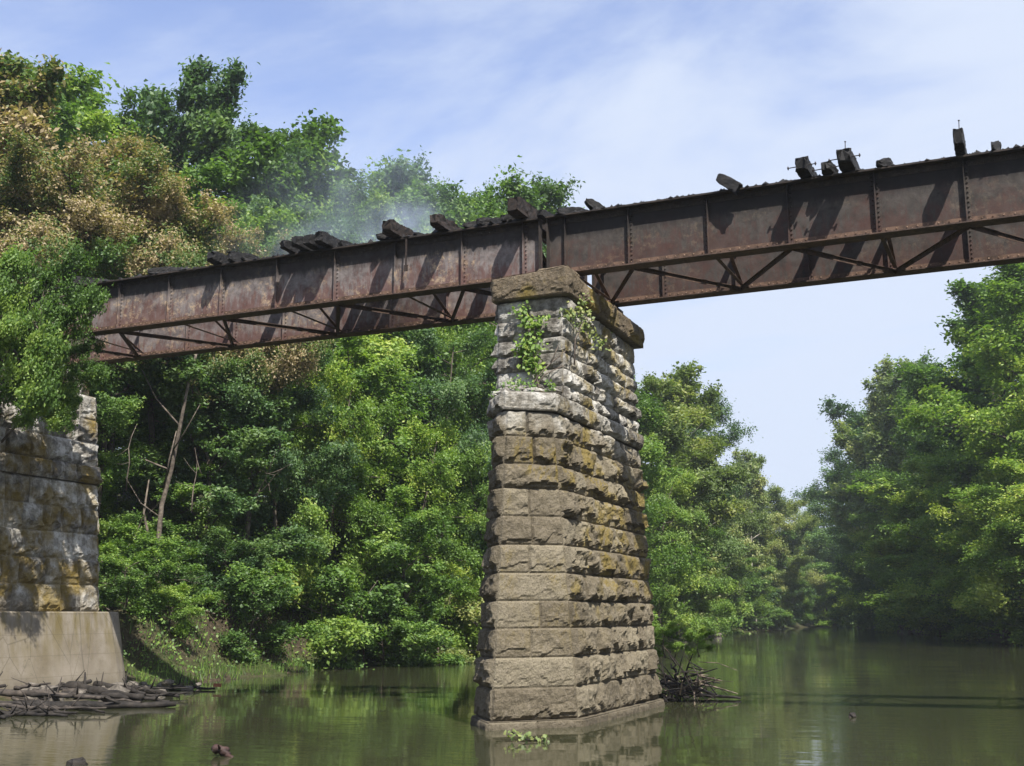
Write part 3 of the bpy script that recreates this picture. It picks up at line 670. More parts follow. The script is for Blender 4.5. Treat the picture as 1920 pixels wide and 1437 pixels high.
# ------------------------------------------------------------------ trees
def wander(p,d,L,n,rng,curl,up):
    pts=[p.copy()]; d=d.copy()
    for i in range(n):
        d=(d+np.array([rng.normal(0,curl),rng.normal(0,curl),rng.normal(0,curl)+up])); d/=np.linalg.norm(d)
        p=p+d*L/n; pts.append(p)
    return pts,d
def make_tree_mesh(seed,H,R,base,nl,leafL,ntip_leaf,clump,spire=.5,trunk_r=.22,sparse=0,leaf_ar=.55,droop=0.0,scale_tip=1.0):
    """returns (trunk MB, leaves mesh). base: crown base fraction, spire: how strongly limbs point up"""
    rng=np.random.default_rng(seed); mb=MB()
    tp,_=wander(np.array([0,0,-.6]),np.array([0,0,1.]),H*.93+.6,9,rng,.07,.05)
    tr=[trunk_r*(1-.9*i/9)+.015 for i in range(10)]; tr[0]*=1.35
    mb.tube(tp,tr,7)
    tips=[]; tips.append(tp[-1])
    ga=rng.uniform(0,6.28)
    def at(f):
        x=f*9; i=min(8,int(x)); return tp[i]*(1-(x-i))+tp[i+1]*(x-i)
    for k in range(nl):
        f=base+(0.97-base)*(k/(nl-1))**.9; ga+=2.4+rng.uniform(-.5,.5)
        s=(f-base)/(1-base)
        prof=math.sqrt(max(.10,1-(1.45*(s-.42))**2)) if s<.97 else .45
        L=R*prof*rng.uniform(.7,1.25)
        el=rad(5+ (62*spire)*(.25+s)+rng.uniform(-10,14))
        d=np.array([math.cos(ga)*math.cos(el),math.sin(ga)*math.cos(el),math.sin(el)])
        P=at(f); pts,de=wander(P,d,L,5,rng,.14,.05*spire-droop)
        r0=max(.02,trunk_r*.42*(1-s*.75)); mb.tube(pts,[r0*(1-.8*i/5)+.008 for i in range(6)],5,cap=False)
        tips.append(pts[-1])
        ns=max(5,int(round(L*2.5)))
        for q in range(ns):
            ff=.25+.75*(q+rng.uniform(0,1))/ns; x=ff*5; i=min(4,int(x)); B=pts[i]*(1-(x-i))+pts[i+1]*(x-i)
            d2=(pts[min(5,i+1)]-pts[i]); d2/=np.linalg.norm(d2)
            rv=rng.normal(0,1,3); rv[2]=abs(rv[2])*.5-droop*1.5; rv/=np.linalg.norm(rv)
            d2=d2*.55+rv*.9; d2/=np.linalg.norm(d2)
            L2=L*rng.uniform(.22,.42)*(1.15-ff*.5); p2,_=wander(B,d2,L2,3,rng,.2,.04-droop)
            mb.tube(p2,[.028,.02,.014,.008],4,cap=False)
            tips+= [p2[-1],p2[-2]]
            for w in range(2):
                rv=rng.normal(0,1,3); rv/=np.linalg.norm(rv); tips.append(p2[2]+rv*L2*.45)
    tips=np.array(tips)
    if sparse>0: tips=tips[rng.random(len(tips))>sparse]
    n=len(tips); tt=rng.random(n)
    # per clump tint, smooth over the crown plus random
    sp=np.array([noise.noise(Vector(p*.32)+Vector((seed,0,0))) for p in tips])
    tintc=np.clip(.5+sp*.7+(tt-.5)*.5,0,1)
    N=n*ntip_leaf; idx=np.repeat(np.arange(n),ntip_leaf)
    g=rng.normal(0,1,(N,3)); g/=np.linalg.norm(g,axis=1)[:,None]; rr=rng.random(N)**.45
    cs=(clump*rng.uniform(.6,1.35,n))[idx]
    ax=rng.normal(0,1,(n,3)); ax[:,2]=np.abs(ax[:,2])*1.1; ax/=np.linalg.norm(ax,axis=1)[:,None]
    gg=rng.normal(0,1,(N,3)); al=rng.normal(0,1,N)
    c=tips[idx]+gg*(cs*.30)[:,None]*np.array([1,1,.95])+ax[idx]*(al*cs*.45)[:,None]
    outw=c-np.array([0,0,H*.5]); outw[:,2]*=.4; outw/=np.linalg.norm(outw,axis=1)[:,None]+1e-6
    nrm=g*.5+np.array([0,0,.5])+outw*.5+rng.normal(0,.62,(N,3)); nrm/=np.linalg.norm(nrm,axis=1)[:,None]
    a=rng.normal(0,1,(N,3)); a[:,2]-=.45; a-=nrm*(a*nrm).sum(1)[:,None]; a/=np.linalg.norm(a,axis=1)[:,None]; b=np.cross(nrm,a)
    Ls=leafL*rng.uniform(.6,1.3,N); hl=(Ls*.5)[:,None]; hw=(Ls*.5*leaf_ar)[:,None]
    fold=(nrm*(Ls*.10)[:,None])
    V=np.stack([c-a*hl, c+b*hw-a*hl*.15+fold, c+a*hl-fold*.5, c-b*hw-a*hl*.15+fold],1).reshape(-1,3)
    me=bpy.data.meshes.new('crown'); me.vertices.add(N*4); me.vertices.foreach_set('co',V.astype(np.float32).ravel())
    me.loops.add(N*4); me.loops.foreach_set('vertex_index',np.arange(N*4,dtype=np.int32)); me.polygons.add(N)
    me.polygons.foreach_set('loop_start',np.arange(0,N*4,4,dtype=np.int32)); 
    me.update(calc_edges=True)
    at_=me.attributes.new('tint','FLOAT','POINT'); tl=np.clip(tintc[idx]+rng.normal(0,.17,N),0,1); at_.data.foreach_set('value',np.repeat(tl,4).astype(np.float32))
    return mb,me
def mesh_of(mb,mats,name):
    me=bpy.data.meshes.new(name); me.from_pydata(mb.v,[],mb.f); me.materials.append(mats); me.polygons.foreach_set('use_smooth',[True]*len(mb.f)); me.update(); return me
PROT={}
def proto(key,seed,H,R,**k):
    mb,me=make_tree_mesh(seed,H,R,**k); me.materials.append(M['leaf'])
    co=np.empty(len(me.vertices)*3,np.float32); me.vertices.foreach_get('co',co); co=co.reshape(-1,3)
    z99=float(np.percentile(co[:,2],99.7)); cx,cy=np.median(co[:,0]),np.median(co[:,1]); r=float(np.percentile(np.hypot(co[:,0]-cx,co[:,1]-cy),88))
    # straighten a leaning prototype so that its crown stands over its foot
    sh=np.clip(co[:,2]/(z99*.7),0,1.2); co[:,0]-=cx*sh; co[:,1]-=cy*sh; me.vertices.foreach_set('co',co.ravel())
    mb.v=[(v[0]-cx*min(1.2,max(0,v[2]/(z99*.7))),v[1]-cy*min(1.2,max(0,v[2]/(z99*.7))),v[2]) for v in mb.v]
    PROT[key]=(mesh_of(mb,M['bark'],'trunk'),me,z99,r)
proto('tallA',1,20,5.2,sparse=.15,base=.28,nl=17,leafL=.22,ntip_leaf=64,clump=.62,spire=.75)
proto('tallB',2,20,5.2,base=.22,nl=19,leafL=.245,ntip_leaf=60,clump=.68,spire=.55)
proto('tallC',3,20,5.2,sparse=.22,base=.30,nl=15,leafL=.29,ntip_leaf=60,clump=.60,spire=.95)
proto('tallD',4,20,5.2,base=.15,nl=20,leafL=.21,ntip_leaf=60,clump=.75,spire=.4)
proto('fullA',5,16,4.4,base=.06,nl=20,leafL=.17,ntip_leaf=80,clump=.58,spire=.3,trunk_r=.16)
proto('fullB',6,16,4.4,base=.04,nl=20,leafL=.17,ntip_leaf=80,clump=.62,spire=.15,trunk_r=.16,droop=.03)
proto('fullC',7,16,4.4,sparse=.15,base=.08,nl=18,leafL=.21,ntip_leaf=80,clump=.52,spire=.5,trunk_r=.16)
proto('highA',41,20,5.2,base=.60,nl=17,leafL=.17,ntip_leaf=90,clump=.60,spire=.6)
proto('highB',42,20,5.2,base=.56,nl=17,leafL=.17,ntip_leaf=90,clump=.66,spire=.35)
proto('bushA',8,3.2,1.9,base=.02,nl=12,leafL=.12,ntip_leaf=60,clump=.34,spire=.4,trunk_r=.05)
proto('bushB',9,3.2,1.9,base=.02,nl=11,leafL=.15,ntip_leaf=46,clump=.38,spire=.2,trunk_r=.05,droop=.04)
def place(key,name,x,y,H,R,label,cat,group,mat='leaf',bark=None,rz=None,z=None,lean=(0,0),rng=random.Random(77)):
    tm,cm,H0,R0=PROT[key]; z=hz(x,y)-.1 if z is None else z
    root=empty(name,(x,y,z),rng.uniform(0,6.28) if rz is None else rz); root.rotation_euler[0]=lean[0]; root.rotation_euler[1]=lean[1]
    root.scale=(R/R0,R/R0,H/H0); tag(root,label,cat,group)
    for nm,me,mt in (('trunk',tm,M['bark_pale'] if bark else None),('crown',cm,M[mat])):
        o=bpy.data.objects.new(nm,me); C.objects.link(o); o.parent=root
        if mt is not None: o.material_slots[0].link='OBJECT'; o.material_slots[0].material=mt
    return root
COLW=['green','blue-green','plain green','light green']
def vary(kind,i,x,y,where):
    if where=='hill':
        w='behind the scorched trees' if x<-48 else ('behind the tallest dark tree' if y>68 and x<-40 else ('below the open-crowned tree' if x<-40 else 'just above the ties left of the pier'))
        return '%s woods tree %s'%(COLW[i%4],w)
    if where=='left':
        w=('right of the abutment','left of the drooping bright tree','left of the pale big-leaved bush','close behind the pier','just right of the pier','by the pale shore rocks','midway along the left bank','near the slim feathery tree','at the river bend')[int(np.searchsorted([45,50,56,80,105,135,175,220],y))]
        return '%s %s, left bank, %s'%(COLW[i%4],kind,w)
    w=('by the right photo edge','under the broad layered tree','below the dark skyline tree','under the white-limbed sycamore','near the left foot of the bank')[int(np.searchsorted([105,135,165,210],y))]
    return '%s %s, right bank shade, %s'%(COLW[i%4],kind,w)
def trees():
    R_=random.Random(21)
    tall=['tallA','tallB','tallC','tallD']; full=['fullA','fullB','fullC']
    # --- wooded slope behind the left span: (x,y,ztop,R,key,mat,label)
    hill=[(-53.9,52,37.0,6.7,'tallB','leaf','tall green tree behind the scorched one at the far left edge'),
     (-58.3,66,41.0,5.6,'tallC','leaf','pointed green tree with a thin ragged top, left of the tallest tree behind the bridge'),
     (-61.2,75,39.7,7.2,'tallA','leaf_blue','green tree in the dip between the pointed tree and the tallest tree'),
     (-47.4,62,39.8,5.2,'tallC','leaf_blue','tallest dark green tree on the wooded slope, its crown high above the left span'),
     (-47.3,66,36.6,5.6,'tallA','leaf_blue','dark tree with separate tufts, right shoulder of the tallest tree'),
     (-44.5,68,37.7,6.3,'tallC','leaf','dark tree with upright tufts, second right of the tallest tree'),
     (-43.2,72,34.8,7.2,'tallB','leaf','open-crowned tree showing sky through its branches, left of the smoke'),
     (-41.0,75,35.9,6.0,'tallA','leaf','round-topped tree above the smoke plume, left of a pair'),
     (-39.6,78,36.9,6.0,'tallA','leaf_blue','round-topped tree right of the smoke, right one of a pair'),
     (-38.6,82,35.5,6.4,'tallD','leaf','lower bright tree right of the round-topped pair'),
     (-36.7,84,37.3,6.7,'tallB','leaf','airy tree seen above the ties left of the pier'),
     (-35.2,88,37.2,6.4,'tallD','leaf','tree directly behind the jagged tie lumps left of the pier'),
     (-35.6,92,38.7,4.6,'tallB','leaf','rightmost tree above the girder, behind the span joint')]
    for x,y,zt,R,k,m,l in hill: place(k,'broadleaf_tree',x,y,zt-hz(x,y),R,l,'tree','trees on the slope behind the bridge',m)
    fill=[(-37.6,80,35.5,5.5),(-40.2,74,34.0,5.5),(-37.0,90,36.0,5.0),(-57.4,60,34,6),(-57.3,50,34,6),(-49.5,50,27,5),(-46.2,52,28,5.5),(-45.1,56,28.6,5),(-42.1,58,28.2,5),(-39.1,60,27.6,5),(-39.3,66,30.5,5.5),(-36.5,68,29.5,5.5),(-35.5,74,31.0,5.5),(-34.5,80,32.5,5.5),(-52,70,30,6),(-36,60,24,5),(-40,50,24,5),(-43,46,23,5),(-34,64,24,5),(-64,84,34,6),(-50,84,30,6),(-70,66,36,6)]
    for i,(x,y,zt,R) in enumerate(fill):
        place(R_.choice(['tallD','tallB','fullA','fullC']),'broadleaf_tree',x,y,zt-hz(x,y),R,vary('tree',i,x,y,'hill'),'tree','merged woods behind the left span',['leaf','leaf_blue','leaf','leaf_bright'][i%4])
    # --- trees scorched brown by the fire, close behind the left span
    sc=[(-38.6,37,26.8,4.0,'tallC','leaf_scorch','tall scorched brown tree with a bare ragged top at the far left edge'),
        (-37.8,34.5,21.5,4.2,'highB','leaf_scorch','scorched tree cut by the left edge of the photo, under the ragged top'),
        (-37.2,38.6,24.4,4.4,'highA','leaf_scorch','brown scorched tree right of the tall ragged one, over the left end of the deck'),
        (-36.0,40.5,23.0,4.2,'highB','leaf_scorch','golden brown scorched tree below the pointed green tree'),
        (-34.8,42,22.6,4.2,'highA','leaf_scorch','scorched tree straight behind the trio of ties near the left end'),
        (-33.2,43.5,20.8,3.8,'highB','leaf_scorch','yellow-brown scorched tree below the tallest green tree'),
        (-31.4,44.5,19.6,3.2,'highB','leaf_scorch','small rightmost scorched tree, yellowish, left of the row of five ties'),
        (-34.6,38.5,18.6,3.8,'highB','leaf_scorch_half','low half-scorched tree just above the girder at the second stiffener'),
        (-34.6,45,19.2,3.6,'highA','leaf_scorch','low scorched tree just above the girder, left of the trio of ties'),
        (-37.5,33.0,17.8,3.6,'highA','leaf_scorch_half','half green, half brown tree above the foliage at the left edge')]
    for x,y,zt,R,k,m,l in sc: place(k,'scorched_tree',x,y,zt-hz(x,y),R,l,'scorched tree','fire-scorched trees behind the left span',m)
    # --- green wall under the left span
    wall=[(-36.5,41,15.5,3.4,'fullA','leaf','shaded tree right of the abutment, deep behind the bare trunk'),
     (-32.2,43,13.8,3.2,'fullC','leaf_blue','dark tree under the left span, right of the bare twisting trunk'),
     (-34.0,46,15.5,3.8,'fullB','leaf','dark leafy tree below the second panel of the left span'),
     (-30.4,46,15.2,3.2,'fullA','leaf_blue','tree with deep shade under it, left of the hanging bright green tree'),
     (-29.4,48.5,14.6,3.6,'fullB','leaf_bright','bright yellow-green tree touching the underside of the left span'),
     (-30.3,53,17,4,'fullC','leaf','tree right behind the bright yellow-green one'),
     (-27.6,54,12.6,3.8,'fullB','leaf_bright','bright drooping tree in the middle of the green wall under the left span'),
     (-28.3,59,18.7,4,'fullA','leaf_blue','darker tree above the drooping middle tree'),
     (-27.2,62,19.4,3.8,'fullB','leaf','broad tree left of the pier, upper half of the green wall'),
     (-27.4,66,21.9,4,'fullC','leaf_bright','bright tree whose edge meets the top of the pier'),
     (-27.1,70,22.9,5,'fullA','leaf','tree behind the pier, showing beside its left edge'),
     (-26.4,50.5,8.6,2.6,'fullC','leaf','small tree with thin stems at the waterline under the left span'),
     (-25.3,58,11.5,3.2,'fullB','leaf','rounded tree low beside the pier, above the pale bush'),
     (-34.4,41.8,10.2,2.4,'fullC','leaf','sapling growth around the bare twisting trunk on the bank'),
     (-35.2,38.0,13.0,2.8,'fullA','leaf','shaded tree directly behind the right edge of the abutment')]
    for x,y,zt,R,k,m,l in wall: place(k,'bank_tree',x,y,zt-hz(x,y)-.3,R,l,'tree','trees on the left bank under the span',m)
    # --- left bank beyond the pier
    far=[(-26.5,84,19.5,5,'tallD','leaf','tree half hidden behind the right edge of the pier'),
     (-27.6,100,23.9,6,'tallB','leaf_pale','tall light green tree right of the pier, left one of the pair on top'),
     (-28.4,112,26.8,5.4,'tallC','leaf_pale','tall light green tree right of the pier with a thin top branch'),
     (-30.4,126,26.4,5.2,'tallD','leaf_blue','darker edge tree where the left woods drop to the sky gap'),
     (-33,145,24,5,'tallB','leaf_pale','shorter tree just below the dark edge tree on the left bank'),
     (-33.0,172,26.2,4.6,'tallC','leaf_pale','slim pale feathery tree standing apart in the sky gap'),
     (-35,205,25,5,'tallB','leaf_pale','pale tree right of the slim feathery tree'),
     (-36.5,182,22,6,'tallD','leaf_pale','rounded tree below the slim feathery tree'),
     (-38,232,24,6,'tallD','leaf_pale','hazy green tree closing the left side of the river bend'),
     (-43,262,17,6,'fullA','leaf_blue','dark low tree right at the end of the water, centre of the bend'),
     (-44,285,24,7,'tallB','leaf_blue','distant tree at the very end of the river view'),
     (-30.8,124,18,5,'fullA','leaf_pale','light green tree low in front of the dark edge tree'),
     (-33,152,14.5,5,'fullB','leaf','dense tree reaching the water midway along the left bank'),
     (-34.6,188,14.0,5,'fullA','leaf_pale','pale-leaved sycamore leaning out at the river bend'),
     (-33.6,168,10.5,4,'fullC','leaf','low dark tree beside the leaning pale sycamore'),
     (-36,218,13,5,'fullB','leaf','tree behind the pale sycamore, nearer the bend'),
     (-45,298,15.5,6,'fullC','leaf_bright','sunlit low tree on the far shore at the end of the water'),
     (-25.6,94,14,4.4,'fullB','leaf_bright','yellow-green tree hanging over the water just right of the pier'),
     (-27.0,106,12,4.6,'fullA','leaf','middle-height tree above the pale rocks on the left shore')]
    for x,y,zt,R,k,m,l in far: x=min(x,float(XL(y))-.8); place(k,'river_tree',x,y,zt-hz(x,y)-.3,R,l,'tree','trees along the far left bank',m,bark=(m=='leaf_pale'))
    # --- right bank
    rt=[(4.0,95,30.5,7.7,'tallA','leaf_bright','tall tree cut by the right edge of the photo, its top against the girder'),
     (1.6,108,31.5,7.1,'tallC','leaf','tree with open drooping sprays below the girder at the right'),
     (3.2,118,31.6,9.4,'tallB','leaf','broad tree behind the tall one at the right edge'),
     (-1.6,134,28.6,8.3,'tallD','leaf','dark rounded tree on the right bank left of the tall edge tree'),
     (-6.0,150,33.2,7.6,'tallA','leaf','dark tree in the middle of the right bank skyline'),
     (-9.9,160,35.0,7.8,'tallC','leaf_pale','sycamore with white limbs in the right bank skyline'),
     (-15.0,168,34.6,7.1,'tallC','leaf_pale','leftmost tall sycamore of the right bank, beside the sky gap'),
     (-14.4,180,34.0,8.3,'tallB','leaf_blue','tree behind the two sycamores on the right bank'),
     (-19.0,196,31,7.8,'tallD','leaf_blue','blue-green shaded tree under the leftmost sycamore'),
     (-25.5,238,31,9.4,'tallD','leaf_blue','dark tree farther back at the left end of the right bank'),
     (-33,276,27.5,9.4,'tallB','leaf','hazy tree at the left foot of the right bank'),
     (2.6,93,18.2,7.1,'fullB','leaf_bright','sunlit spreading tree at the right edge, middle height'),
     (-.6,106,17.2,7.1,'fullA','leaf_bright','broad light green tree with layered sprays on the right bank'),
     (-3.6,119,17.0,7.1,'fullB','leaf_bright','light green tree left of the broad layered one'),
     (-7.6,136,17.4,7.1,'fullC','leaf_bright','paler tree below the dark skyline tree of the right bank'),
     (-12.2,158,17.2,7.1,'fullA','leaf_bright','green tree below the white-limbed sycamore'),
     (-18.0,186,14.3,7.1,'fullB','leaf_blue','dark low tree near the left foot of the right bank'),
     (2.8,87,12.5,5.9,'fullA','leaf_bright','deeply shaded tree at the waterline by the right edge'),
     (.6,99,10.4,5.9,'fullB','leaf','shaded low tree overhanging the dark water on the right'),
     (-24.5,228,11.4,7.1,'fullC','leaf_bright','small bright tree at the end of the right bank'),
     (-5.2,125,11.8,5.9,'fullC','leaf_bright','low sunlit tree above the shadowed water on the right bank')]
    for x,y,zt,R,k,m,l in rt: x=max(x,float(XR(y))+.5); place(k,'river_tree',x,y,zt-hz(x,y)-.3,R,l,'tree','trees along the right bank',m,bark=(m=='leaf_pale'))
    for i in range(30):
        y=R_.uniform(84,290); x=float(XR(y))+R_.uniform(3,12); place(R_.choice(full),'river_tree',x,y,R_.uniform(9,15),R_.uniform(4,6),vary('undergrowth tree',i*2%4,x,y,'right'),'tree','shaded understory of the right bank',['leaf','leaf_blue'][i%2])
    for i in range(26):
        y=R_.uniform(62,290); x=float(XL(y))-R_.uniform(4,16); place(R_.choice(full+tall),'river_tree',x,y,R_.uniform(12,19),R_.uniform(4,6),vary('filling tree',i%4,x,y,'left'),'tree','filling trees of the left bank woods',['leaf','leaf_blue','leaf','leaf_bright'][i%4])
    for x,y,zt,l in ((-40.5,296,13,'bushy tree closing the gap at the very end of the river'),(-38.5,288,10,'small leafy tree by the far waterline at the bend'),(-42.5,305,16,'tree just behind the far waterline at the bend')):
        place('fullB','river_tree',x,y,zt,6,l,'tree','trees closing the river bend','leaf_bright',z=-.2)
    for i in range(16):
        x=-60-i*9+R_.uniform(-3,3); y=325+i*6; 
        place(R_.choice(tall),'river_tree',x+30,y,R_.uniform(17,24),7,'distant tree closing the end of the river valley','tree','distant trees at the river bend',R_.choice(['leaf','leaf_blue']))
    # --- bushes at the waterline
    for i in range(44):
        y=R_.uniform(41,84) if i<28 else R_.uniform(84,240)
        x=float(XL(y))-R_.uniform(.6,3.4)
        s=R_.uniform(.8,1.6)*(1.0 if y<84 else 1.6)
        place(R_.choice(['bushA','bushB']),'bush',x,y,3.0*s,1.8*s,vary('big bush' if s>(1.2 if y<84 else 1.92) else 'small bush',i%4,x,y,'left'),'bush','bushes along the left waterline',['leaf','leaf_blue','leaf','leaf_bright'][i%4])
    for i in range(26):
        y=R_.uniform(84,270); x=float(XR(y))+R_.uniform(-.4,2.5); s=R_.uniform(1.2,2.4)
        place(R_.choice(['bushA','bushB']),'bush',x,y,3.0*s,1.8*s,vary('big bush' if s>1.8 else 'small bush',i*2%4,x,y,'right'),'bush','bushes along the right waterline',['leaf','leaf_blue'][i%2])
    for x,y,s,m,l in [(-24.6,55.6,1.25,'leaf_pale','pale yellow-green big-leaved bush over the water beside the pier'),(-23.8,58.2,1.2,'leaf_pale','pale bush partly hidden behind the left edge of the pier'),
                    (-26.9,49.3,.9,'leaf','small sunlit bush at the water below the thin stems'),(-29.3,34.3,.75,'leaf','bush growing on the ledge right of the concrete base'),
                    (-28.9,36.3,.6,'leaf_bright','little bright bush at the foot of the twisting trunk'),(-31.2,37.6,.9,'leaf','bush beside the root of the twisting trunk'),(-30.2,41.5,.9,'leaf_blue','shaded bush on the bare bank right of the twisting trunk'),
                    (-8.5,31.4,.26,'leaf_bright','small shrub sprouting from the far end of the pier above the water'),(-7.7,31.9,.22,'leaf_bright','lower sprig of shrub touching the water behind the pier')]:
        place('bushB' if m=='leaf_pale' else 'bushA','bush',x,y,3.2*s,2.0*s,l,'bush',None,m,z=(hz(x,y)-.1 if x<-20 else (1.15 if y<32 else .1)))
trees()

# foliage crowding the left edge in front of the bridge end: finer leaves, it is close
def near_tree():
    rng=0
    mb,me=make_tree_mesh(31,10.8,3.1,base=.60,nl=18,leafL=.13,ntip_leaf=120,clump=.42,spire=.25,trunk_r=.16,droop=.01)
    me.materials.append(M['leaf_scorch_half'])
    tm=mesh_of(mb,M['bark'],'trunk'); PROT['near']=(tm,me,10.8,3.1)
    mb,me=make_tree_mesh(32,10.8,3.1,base=.66,nl=18,leafL=.13,ntip_leaf=120,clump=.42,spire=.2,trunk_r=.14,droop=.03)
    me.materials.append(M['leaf']); PROT['near2']=(mesh_of(mb,M['bark'],'trunk'),me,10.8,3.1)
    place('near','overhanging_tree',-28.8,22.4,10.6,2.0,'leafy tree crowding in front of the left end of the span, above the abutment','tree',None,'leaf_scorch_half',z=2.0,rz=0,lean=(0,rad(14)))
    place('near2','overhanging_tree',-28.5,23.2,10.6,1.8,'green foliage hanging over the top of the abutment wall','tree',None,'leaf',z=2.7,rz=0,lean=(0,rad(27)))
    place('near2','overhanging_tree',-28.0,25.2,6.2,1.25,'low leafy branches between the girder end and the top of the abutment','tree',None,'leaf',z=5.4,rz=0,lean=(0,rad(38)))
    place('near','overhanging_tree',-31.0,23.2,12.6,2.6,'green and brown tree at the left edge, reaching above the deck end','tree',None,'leaf_scorch_half',z=2.0,rz=0,lean=(rad(-4),rad(12)))
near_tree()

# ------------------------------------------------------------------ bare twisting trunk on the left bank, vines, thin stems
def bare_trunk():
    root=empty('bare_tree',(-32.2,40,2.2)); tag(root,'grey twisting bare trunk with exposed roots on the bank right of the abutment','tree')
    z0=2.2
    def P(*a): return [(x+32.2,y-40,z-z0) for x,y,z in a]
    mb=MB(); mb.tube(P((-31.9,39.6,2.0),(-32.3,40,3.0),(-32.5,40,4.4),(-32.5,40.1,5.6),(-32.35,40,6.9),(-32.1,40.2,8.4),(-31.6,40,10.2),(-31.2,40,12.4),(-30.8,40.3,14.5)),[.26,.15,.12,.11,.10,.09,.075,.06,.035],9)
    mb.build('trunk',[M['deadwood']],root,smooth=True)
    for pts,r in [([(-32.5,40,4.4),(-32.8,39.9,5.4),(-33.1,39.8,6.6),(-33.0,39.9,8)],.09),([(-32.3,40,7.6),(-31.9,39.8,8.8),(-31.7,39.9,10.0)],.06),([(-32.1,40,8.4),(-33.2,39.5,8.9),(-34.2,39.4,9.0)],.045),
                  ([(-32.4,40,5.6),(-33.3,39.6,4.0),(-33.0,39.2,3.6),(-32.4,39.1,3.9)],.04),([(-31.6,40,10.2),(-32.6,39.6,11.4),(-33.4,39.5,12.8)],.05),([(-32.4,40,6.4),(-33.2,39.7,7.0),(-33.9,39.5,8.1)],.035),([(-31.9,40,9.2),(-31.0,39.6,9.9),(-30.3,39.6,11.0)],.04)]:
        mb=MB(); mb.tube(P(*pts),[r*(1-.7*i/(len(pts)-1)) for i in range(len(pts))],6); mb.build('branch',[M['deadwood']],root,smooth=True)
    for pts,r in [([(-32.1,39.7,2.6),(-31.3,39.0,2.1),(-30.3,38.6,1.4),(-29.4,38.2,.7)],.12),([(-32.1,39.7,2.5),(-31.0,39.6,2.5),(-29.9,39.6,2.6),(-29.0,39.4,2.4)],.09),([(-32.2,39.6,2.5),(-32.4,39.0,2.0),(-32.2,38.4,1.3)],.10),([(-32.1,39.6,2.6),(-31.6,38.9,1.7),(-31.4,38.4,1.0)],.07)]:
        mb=MB(); mb.tube(P(*pts),[r*(1-.7*i/(len(pts)-1)) for i in range(len(pts))],6); mb.build('root',[M['deadwood']],root,smooth=True)
bare_trunk()
def stems():
    R_=random.Random(9)
    for i in range(16):
        y=R_.uniform(46,60); x=float(XL(y))-R_.uniform(.2,2.0); z=hz(x,y); mb=MB()
        p=Vector((x,y,z-.2)); d=Vector((R_.uniform(-.2,.35),R_.uniform(-.3,.1),1)); pts=[p]
        for k in range(6): d=(d+Vector((R_.gauss(0,.22),R_.gauss(0,.22),0))).normalized(); p=p+d*R_.uniform(.5,.9); pts.append(p)
        mb.tube([q-pts[0] for q in pts],[.05,.045,.04,.032,.025,.018,.01],5)
        o=mb.build('vine_stem',[M['deadwood']],smooth=True); o.location=pts[0]; tag(o,'thin bare vine stem hanging in the left bank growth above the water','vine',group='bare stems on the left bank')
    # bare twigs in the shadow right of the abutment
    for i in range(14):
        y=R_.uniform(33,44); x=-29.5-R_.uniform(0,4); z=R_.uniform(2.5,9); mb=MB(); p=Vector((0,0,0)); d=Vector((R_.uniform(-1,1),R_.uniform(-.4,0),R_.uniform(-.4,.9))).normalized(); pts=[p]
        for k in range(5): d=(d+Vector((R_.gauss(0,.25),R_.gauss(0,.2),R_.gauss(0,.2)))).normalized(); p=p+d*.55; pts.append(p)
        mb.tube(pts,[.03,.027,.022,.018,.012,.006],5)
        for b in range(2,5):
            q=pts[b]; dd=Vector((R_.gauss(0,1),R_.gauss(0,.4),R_.gauss(0,1))).normalized(); mb.tube([q,q+dd*.4,q+dd*.8+Vector((0,0,.1))],[.014,.01,.004],4)
        o=mb.build('dead_branch',[M['deadwood']],smooth=True); o.location=(x,y,z); tag(o,'bare dead branch in the dark gap right of the abutment','branch',group='dead branches beside the abutment')
stems()

def leaf_cloud(pts,rng,n,L,spread,ar=.8):
    """leaf quads scattered round points; returns mesh"""
    pts=np.array(pts); idx=rng.integers(0,len(pts),n); c=pts[idx]+rng.normal(0,1,(n,3))*spread
    nrm=rng.normal(0,.45,(n,3))+np.array([.15,-.6,.6]); nrm/=np.linalg.norm(nrm,axis=1)[:,None]
    a=rng.normal(0,.5,(n,3))+np.array([0,0,-1.]); a-=nrm*(a*nrm).sum(1)[:,None]; a/=np.linalg.norm(a,axis=1)[:,None]; b=np.cross(nrm,a)
    Ls=(L*rng.uniform(.6,1.3,n))[:,None]
    V=np.stack([c-a*Ls*.5,c+b*Ls*.5*ar,c+a*Ls*.55,c-b*Ls*.5*ar],1).reshape(-1,3)
    me=bpy.data.meshes.new('leaves'); me.from_pydata(V.tolist(),[],[(4*i,4*i+1,4*i+2,4*i+3) for i in range(n)])
    at_=me.attributes.new('tint','FLOAT','POINT'); at_.data.foreach_set('value',np.repeat(rng.uniform(.2,1,n),4).astype(np.float32)); return me
